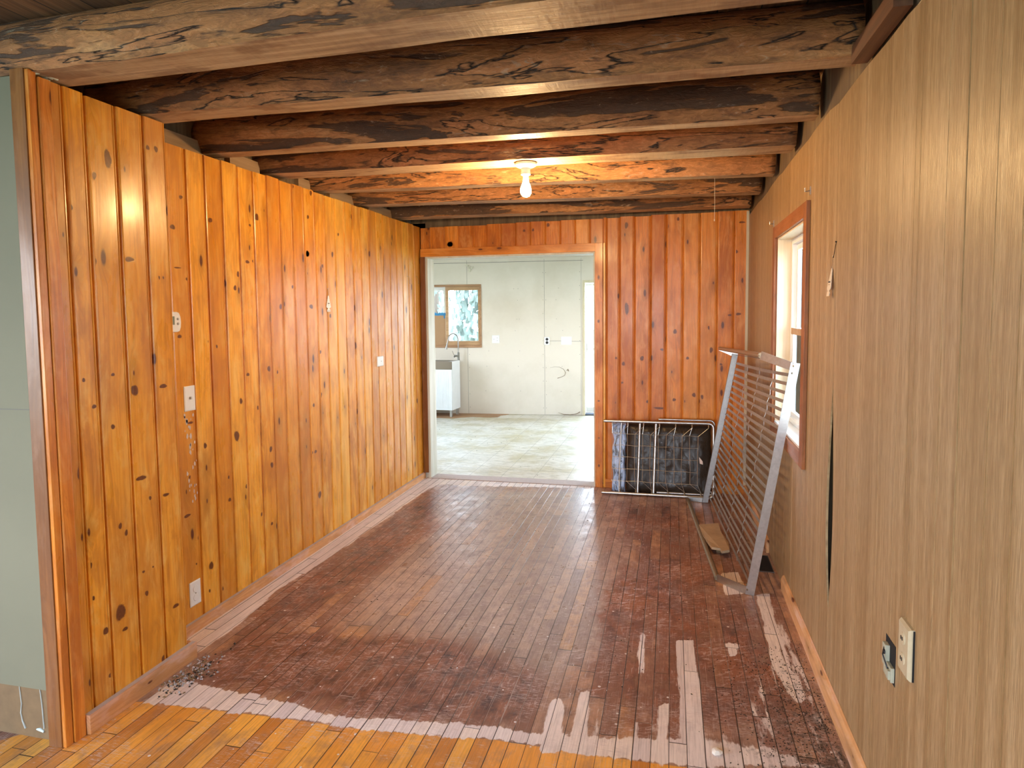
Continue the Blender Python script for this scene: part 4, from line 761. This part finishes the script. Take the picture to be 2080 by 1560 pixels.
m = MB(); cb(m, .001, .599, -.02, -.001, .703, .815); cb(m, .016, .07, 0, .33, .798, .815); cb(m, .53, .599, 0, .33, .798, .815); cb(m, .07, .53, 0, .03, .798, .815); cb(m, .07, .53, .26, .33, .798, .815)
cb(m, .07, .53, .03, .26, .66, .665); cb(m, .07, .073, .03, .26, .665, .798); cb(m, .527, .53, .03, .26, .665, .798); cb(m, .073, .527, .03, .033, .665, .798); cb(m, .073, .527, .257, .26, .665, .798); part(m, 'sink', [SINKM], KC, label='stainless steel apron-front sink')
for u, d in ((.035, .03), (.035, .29), (.565, .03), (.565, .29)): part(cb(MB(), u-.017, u+.017, d-.017, d+.017, .0022, .105), 'leg', [GALV], KC)
t = thing('faucet', 'brushed gooseneck kitchen faucet with pull-down spout on the sink', 'faucet', kf(-1.315, .08, .815)); b0 = kf(-1.305, .09, 0)
def fq(u, z, dd=0): return kf(-1.305+u, .09+dd, z)
arc = [fq(0, .815), fq(0, 1.10)]+[fq(-.068+.068*math.cos(a), 1.13+.085*math.sin(a), .03*(1-math.cos(a))) for a in [k*math.pi/10 for k in range(0, 11)]]+[fq(-.145, 1.09, .06), fq(-.155, 1.06, .06)]
part(MB().tube(arc, .010, n=12), 'neck', [CHROME], t, smooth=True)
part(MB().tube([fq(-.155, 1.065, .06), fq(-.163, 1.03, .06), fq(-.172, .985, .06)], [.011, .015, .019], n=14), 'spray_head', [CHROME], t, smooth=True)
part(MB().lathe([(.022, 0), (.022, .006), (.017, .012), (.017, .11), (.011, .12)], fq(0, .815), n=18), 'base', [CHROME], t, smooth=True)
part(MB().tube([fq(-.01, .88, .02), fq(-.04, .885, .03), fq(-.062, .865, .03)], [.014, .015, .012], n=12).tube([fq(-.055, .885, .03), fq(-.075, .93, .03), fq(-.085, .955, .03)], .004, n=8), 'lever', [CHROME], t, smooth=True)
# ------------------------------------------------------------------ wire-mesh bed half standing against the back wall
by0, by1, zb_, zt_ = 5.395, 5.49, .016, .598
def BA(x, z, d=0):                           # plane of the first frame
    f_ = (z-zb_)/(zt_-zb_); return (x, by0+(by1-by0)*f_+d, z)
t = thing('folding_bed_frame', 'tubular folding bed end with wire link mesh standing on the floor at the back wall', 'bed frame', (-.1, 5.42, 0))
def ucurve(x0, xr, d=0, zt=zt_, zb=zb_, r_=.035):
    p = [BA(x0, zt, d), BA(xr-r_, zt, d)]+[BA(xr-r_+r_*math.sin(a), zt-r_+r_*math.cos(a), d) for a in (.4, .8, 1.2)]+[BA(xr, zt-r_, d), BA(xr, zb+r_, d)]+[BA(xr-r_+r_*math.cos(a), zb+r_-r_*math.sin(a), d) for a in (.4, .8, 1.2)]+[BA(xr-r_, zb, d), BA(x0-.01, zb, d)]
    return p
part(MB().tube(ucurve(-.545, .335), .0125, n=12), 'front_tube', [GALV], t, smooth=True)
part(MB().tube(ucurve(-.10, .345, .045, zt_+.018, zb_+.01), .009, n=10), 'rear_tube', [GALV], t, smooth=True)
for x, x2, r_ in ((-.248, -.262, .0115), (-.118, -.135, .0135), (-.40, -.415, .006)): part(MB().tube([BA(x, zt_-.005, .018), BA(x2, zb_+.005, .018)], r_, n=12), 'cross_tube', [GALV], t, smooth=True)
rows = [.50, .405, .31, .215, .118]; cols = [-.475+.0625*i for i in range(13)]; cols = [c_ for c_ in cols if c_ < .27]
m = MB(); wv = lambda i, j: BA(cols[i]+.003*math.sin(i*3+j), rows[j]-.006*(i/12)+.003*math.sin(i*2+j*5), -.004)
for j in range(5): m.tube([wv(i, j) for i in range(len(cols))], .0016, n=5)
for i in range(len(cols)): m.tube([wv(i, j) for j in range(5)], .0016, n=5)
hk = [-.475+.1285*k for k in range(7)]
for k_, x in enumerate(hk):
    for ci in (2*k_-1, 2*k_):
        if 0 <= ci < len(cols): m.tube([wv(ci, 0), BA(x, zt_-.035, -.004)], .0014, n=5)
for k_ in range(6):
    x = hk[k_]+.07
    for ci in (2*k_, 2*k_+1):
        if 0 <= ci < len(cols): m.tube([wv(ci, 4), BA(x, zb_+.035, -.004)], .0014, n=5)
part(m, 'wire_mesh', [plain('mesh_wire', (.68, .67, .64), .35, .8)], t)
for k_, x in enumerate(hk):
    part(MB().tube([BA(x, zt_-.004, -.003), BA(x, zt_-.034, -.005)], .0058, n=8), 'spring', [DULL if k_ > 3 else GALV], t)
    if k_ < 6: part(MB().tube([BA(x+.07, zb_+.004, -.003), BA(x+.07, zb_+.034, -.005)], .0058, n=8), 'spring', [DULL], t)
part(MB().add([BA(.222, .335, -.008), BA(.250, .30, -.008), BA(.252, .275, -.008), BA(.228, .282, -.008)]+[BA(.222, .335, -.0065), BA(.250, .30, -.0065), BA(.252, .275, -.0065), BA(.228, .282, -.0065)], [(0,1,2,3),(7,6,5,4),(0,4,5,1),(1,5,6,2),(2,6,7,3),(3,7,4,0)]), 'paper_tag', [plain('tag_paper', (.70, .58, .52), .7)], t)
# black-wrapped mattress behind it
def bagmat():
    m = NT('black_polythene', .22, 0, .25); P = m.obj(); n = m.noise(P, 7, 4, .55, 1.0); n2 = m.noise(m.vm('MULTIPLY', P, (30, 30, 9)), 1, 4, .6, .8)
    m.set('Base Color', m.mix(n, (.012, .009, .007), (.05, .033, .02))); m.set('Roughness', m.mr(n2, .3, .7, .24, .42)); m.bump(m.math('ADD', n, m.math('MULTIPLY', n2, .06)), .35, .02); return m.m
def sheet(x0, x1, z0, z1, name, mat, amp, seed, thick=.075, dy=0.03):
    nx, nz = 44, 34; vs = []; fs = []
    for j in range(nz+1):
        for i in range(nx+1):
            u, v = i/nx, j/nz; x = x0+(x1-x0)*u+.012*mnoise.noise(Vector((v*6, seed, 1))); z = z0+(z1-z0)*v+.008*mnoise.noise(Vector((u*6, seed, 4)))
            edge = min(1, min(u, 1-u)*9, min(v, 1-v)*9); w_ = mnoise.noise(Vector((x*9, z*7, seed)))*amp+mnoise.noise(Vector((x*28, z*12, seed+3)))*amp*.5+abs(mnoise.noise(Vector((x*17, z*20, seed+8))))*amp*.6
            b_ = BA(x, z, dy); vs.append((b_[0], b_[1]+(1-edge**.5)*thick*.45+w_*edge, z))
    n0 = len(vs)
    for j in range(nz+1):
        for i in range(nx+1):
            v_ = vs[j*(nx+1)+i]; b_ = BA(v_[0], v_[2], dy); vs.append((v_[0], min(b_[1]+thick, 5.60-.001*(i % 2)), v_[2]))
    q = lambda i, j, o: o+j*(nx+1)+i
    for o, rev in ((0, 0), (n0, 1)):
        for j in range(nz):
            for i in range(nx): f_ = (q(i, j, o), q(i+1, j, o), q(i+1, j+1, o), q(i, j+1, o)); fs.append(f_[::-1] if rev else f_)
    for i in range(nx): fs += [(q(i, 0, 0), q(i, 0, n0), q(i+1, 0, n0), q(i+1, 0, 0)), (q(i, nz, 0), q(i+1, nz, 0), q(i+1, nz, n0), q(i, nz, n0))]
    for j in range(nz): fs += [(q(0, j, 0), q(0, j+1, 0), q(0, j+1, n0), q(0, j, n0)), (q(nx, j, 0), q(nx, j, n0), q(nx, j+1, n0), q(nx, j+1, 0))]
    m = MB(); m.add(vs, fs); return m
t2 = thing('wrapped_mattress', 'folded mattress in glossy black plastic behind the wire-mesh bed end', 'mattress', (-.05, 5.55, 0))
part(sheet(-.36, .322, .012, .575, 'bag', None, .009, 2.3), 'black_wrap', [bagmat()], t2, smooth='full')
SHEEN = NT('sky_sheen_film', .16, 0, .8); P_ = SHEEN.obj(); nn = SHEEN.noise(SHEEN.vm('MULTIPLY', P_, (40, 40, 9)), 1, 4, .6, 1.0); SHEEN.set('Base Color', SHEEN.mix(SHEEN.mr(nn, .5, .6), (.42, .57, .85), (.10, .12, .16))); SHEEN.bump(nn, .9, .02)  # sky reflection on the plastic, painted as pale blue with dark streaks
part(sheet(-.475, -.365, .012, .572, 'film', None, .012, 5.1), 'sky_sheen_wrap', [SHEEN.m], t2, smooth='full', label='plastic fold with the sky reflection painted pale blue')
# ------------------------------------------------------------------ slatted bed spring frame leaning on the right wall
NBt, NTp, FBt, FTp = Vector((.398, 3.59, .004)), Vector((.560, 3.59, 1.235)), Vector((.280, 5.295, .006)), Vector((.490, 5.295, 1.172))
NTp = Vector((.603, 3.59, 1.238))
t = thing('bed_spring_frame', 'metal slatted bed frame standing on its side, leaning on the wall under the window', 'bed frame', (.34, 4.45, 0))
ln = (FBt-NBt).normalized(); nr = (NTp-NBt).cross(ln).normalized(); nr = nr if nr.x < 0 else -nr; upn = (NTp-NBt).normalized(); upf = (FTp-FBt).normalized()
def rail(P, Q, sgn):
    m = MB(); o_ = -nr*.013 if sgn > 0 else nr*.016; m.bar(P+o_, Q+o_, nr, .045, .003); e_ = o_-nr*.0215*sgn; m.bar(P+e_+ln*sgn*.012, Q+e_+ln*sgn*.012, ln, .026, .003); return m
part(rail(NBt, NTp, 1), 'end_rail', [GALV], t); part(rail(FBt, FTp, -1), 'end_rail', [GALV], t)
part(MB().bar(NTp-upn*.004, FTp-upf*.004, nr, .022, .003), 'top_rail', [plain('dark_steel', (.10, .10, .11), .5, .7)], t)
NS = 25
for i in range(NS):
    v = .045+.90*i/(NS-1); A = NBt.lerp(NTp, v)+ln*.045-nr*.006; B = FBt.lerp(FTp, v)-ln*.045-nr*.006; sag = -.006*math.sin(i*1.7)
    m = MB(); N_ = 10; pts = [A.lerp(B, k/N_)+Vector((0, 0, -.006*math.sin(math.pi*k/N_)))+nr*sag*math.sin(math.pi*k/N_) for k in range(N_+1)]
    for k in range(N_): m.bar(pts[k], pts[k+1], upn, .018, .0012)
    s_ = part(m, 'slat', [BANDM], t)
    for P_, Q_ in ((A, NBt.lerp(NTp, v+.004)+ln*.012-nr*.004), (B, FBt.lerp(FTp, v-.004)-ln*.012-nr*.004)):
        d_ = (Q_-P_); a_ = d_.orthogonal().normalized(); b_ = d_.normalized().cross(a_)
        m = MB(); m.tube([P_+d_*(k/28)+(a_*math.cos(k*1.35)+b_*math.sin(k*1.35))*.004 for k in range(29)], .0009, n=4)
        k_ = part(m, 'end_spring', [GALV], t); k_.parent = s_
for f_ in (.24, .47, .71):
    m = MB(); pts = []
    for i in range(NS+1):
        v = .02+.93*i/NS; P_ = NBt.lerp(NTp, v).lerp(FBt.lerp(FTp, v), f_); pts.append(P_-nr*.006+nr*(.004 if i % 2 else -.004))
    for i in range(0, NS):
        m.bar(pts[i].lerp(pts[i+1], .1), pts[i].lerp(pts[i+1], .62), ln, .011, .002)
        m.tube([pts[i], pts[i+1]], .0011, n=4)
    part(m, 'link_row', [GALV], t)
# fold-out legs: tube + two flat arms, top and bottom
for P_, Q_, up_, sh, name in ((NTp, FTp, .045, .0, 'top'), (NBt, FBt, .02, 1, 'bottom')):
    off = Vector((-.140, .12, .028)) if not sh else Vector((-.143, .15, .010)); offf = Vector((-.125, .02, .045)) if not sh else Vector((-.145, .03, .012))
    a0 = P_+(Vector((0, 0, -.022)) if not sh else Vector((-.003, .0, .022))); a1 = P_+off; b0_ = Q_+(Vector((0, 0, -.01)) if not sh else Vector((-.003, 0, .016))); b1_ = Q_+offf
    if sh: a1.z = .020; b1_.z = .016
    part(MB().tube([a1, b1_], .0145, n=14), 'leg_tube', [DULL if sh else plain('bronzed_tube', (.36, .27, .18), .35, .8)], t, smooth=True)
    part(MB().bar(a0, a1, Vector((0, 0, 1)), .044, .003), 'leg_arm', [GALV], t); part(MB().bar(b0_, b1_, Vector((0, 0, 1)), .034, .003), 'leg_arm', [GALV], t)
    m = MB(); nv = (a1-a0).cross(Vector((0, 0, 1))).normalized(); nv = nv if nv.y < 0 else -nv
    for c_, n_ in ((a0+nv*.0015+Vector((.004, 0, .004)), nv), (a1+nv*.012, nv), (P_+Vector((-.002, -.0025, -.055 if not sh else .055)), Vector((-1, -.3, 0)))): part(MB().lathe([(0, .004), (.005, .003), (.006, 0)], c_, n_, n=10), 'rivet', [DULL], t)
# ------------------------------------------------------------------ odd bits on the floor
pl = [(.205, 4.63), (.337, 4.69), (.342, 4.50), (.372, 4.30), (.366, 4.13), (.318, 4.10), (.312, 4.15), (.262, 4.16), (.236, 4.34), (.222, 4.40)]
def slab(pl, z0, z1): n = len(pl); m = MB(); m.add([(x, y, z0) for x, y in pl]+[(x, y, z1) for x, y in pl], [tuple(range(n)), tuple(range(2*n-1, n-1, -1))]+[(k, n+k, n+(k+1) % n, (k+1) % n) for k in range(n)]); return m
mb = slab(pl, .020, .036); mb.v = [(x, y, z+.02*(4.7-y)*0+(.012 if y < 4.2 else 0)) for x, y, z in mb.v]
mb.v = [(x-.012, y, z) for x, y, z in mb.v]
mb2 = slab([(.24, 4.58), (.31, 4.58), (.335, 4.2), (.28, 4.2)], .0, .021); mb.add(mb2.v, mb2.f, 1)
tag(mb.build('broken_board', [plain('weathered_board', (.42, .29, .17), .85, sc=14, var=.3, bump=.5), BROWNB], bevel=.001), 'broken tan piece of board lying under the leaning slatted frame', 'board')
t = thing('floor_vent', 'dark open floor vent hole beside the right wall', 'vent', (.565, 4.07, 0)); part(MB().box((.505, 3.94, .0005), (.580, 4.20, .002)), 'opening', [DARKM], t)  # vent depth is a near-black slab, shade put into its colour
m = MB()
for a, b in (((.500, 3.935), (.505, 4.205)), ((.580, 3.935), (.583, 4.205)), ((.505, 3.935), (.580, 3.940)), ((.505, 4.200), (.580, 4.205))): m.box((a[0], a[1], .0005), (b[0], b[1], .004))
part(m, 'rim', [plain('vent_rim', (.10, .08, .07), .6)], t)
mb = MB().box((.560, 4.33, 0), (.575, 4.36, .10)); mb.box((.552, 4.325, 0), (.578, 4.365, .006)); tag(mb.build('wood_scrap', [PLY]), 'small upright brown wood scrap against the wall behind the leaning frame', 'wood scrap')
mb = MB().lathe([(0, 0), (.014, .001), (.020, .004), (.017, .010), (.009, .015), (0, .016)], (.16, 2.245, .0005), n=7); mb.v = [(x+.006*mnoise.noise(Vector((x*90, y*90, z*90))), y+.008*mnoise.noise(Vector((y*90, x*90, 3))), z) for x, y, z in mb.v]
tag(mb.build('plaster_chip', [plain('plaster', (.80, .72, .62), .8)]), 'white chip of plaster on the floor near the bottom edge of the view', 'debris')
random.seed(21)
def crumbs(name, n, fn, mats, label, cat, smax=.004):
    m = MB()
    for i in range(n):
        x, y = fn(); r_ = random.uniform(.0012, smax); a = random.random()*6; st_ = random.uniform(.5, 2.2)
        vs = [(x+r_*st_*math.cos(a), y+r_*st_*math.sin(a), .0003), (x-r_*math.sin(a), y+r_*math.cos(a), .0003), (x-r_*st_*math.cos(a), y-r_*st_*math.sin(a), .0003), (x+r_*math.sin(a), y-r_*math.cos(a), .0003), (x, y, r_*1.2)]
        m.add(vs, [(0, 1, 4), (1, 2, 4), (2, 3, 4), (3, 0, 4), (3, 2, 1, 0)], random.randrange(len(mats)))
    return tag(m.build(name, mats), label, cat, kind='stuff')
DIRT = plain('dirt_crumb', (.035, .025, .018), .9)
def f1():
    while 1:
        y = random.gauss(2.55, .28); x = random.gauss(.50, .13)
        if x < .575 and y > 1.9: return x, y
crumbs('dirt_crumbs', 1400, f1, [DIRT], 'scattered black dirt crumbs along the right baseboard', 'dirt', .0028)
f2 = lambda: (random.gauss(-1.955, .035), random.gauss(2.27, .07)); 
def f2c():
    while 1:
        p_ = f2()
        if p_[0] > XB+.03: return p_
crumbs('debris_pile', 420, f2c, [DIRT, DUST, plain('grey_fluff', (.35, .35, .36), .9), BROWNB], 'small pile of grey debris at the end of the near left baseboard', 'debris', .006)
def f3():
    return random.uniform(-1.8, .1), random.uniform(2.5, 5.2)
crumbs('floor_grit', 420, f3, [DIRT, plain('white_grit', (.7, .68, .65), .8)], 'fine grit sprinkled over the worn wood floor', 'grit', .0032)
def f4(): return random.uniform(-3.6, .2), random.uniform(5.9, 8.9)
crumbs('kitchen_grit', 150, f4, [DIRT, BROWNB], 'dark litter bits on the white kitchen tiles', 'litter', .005)
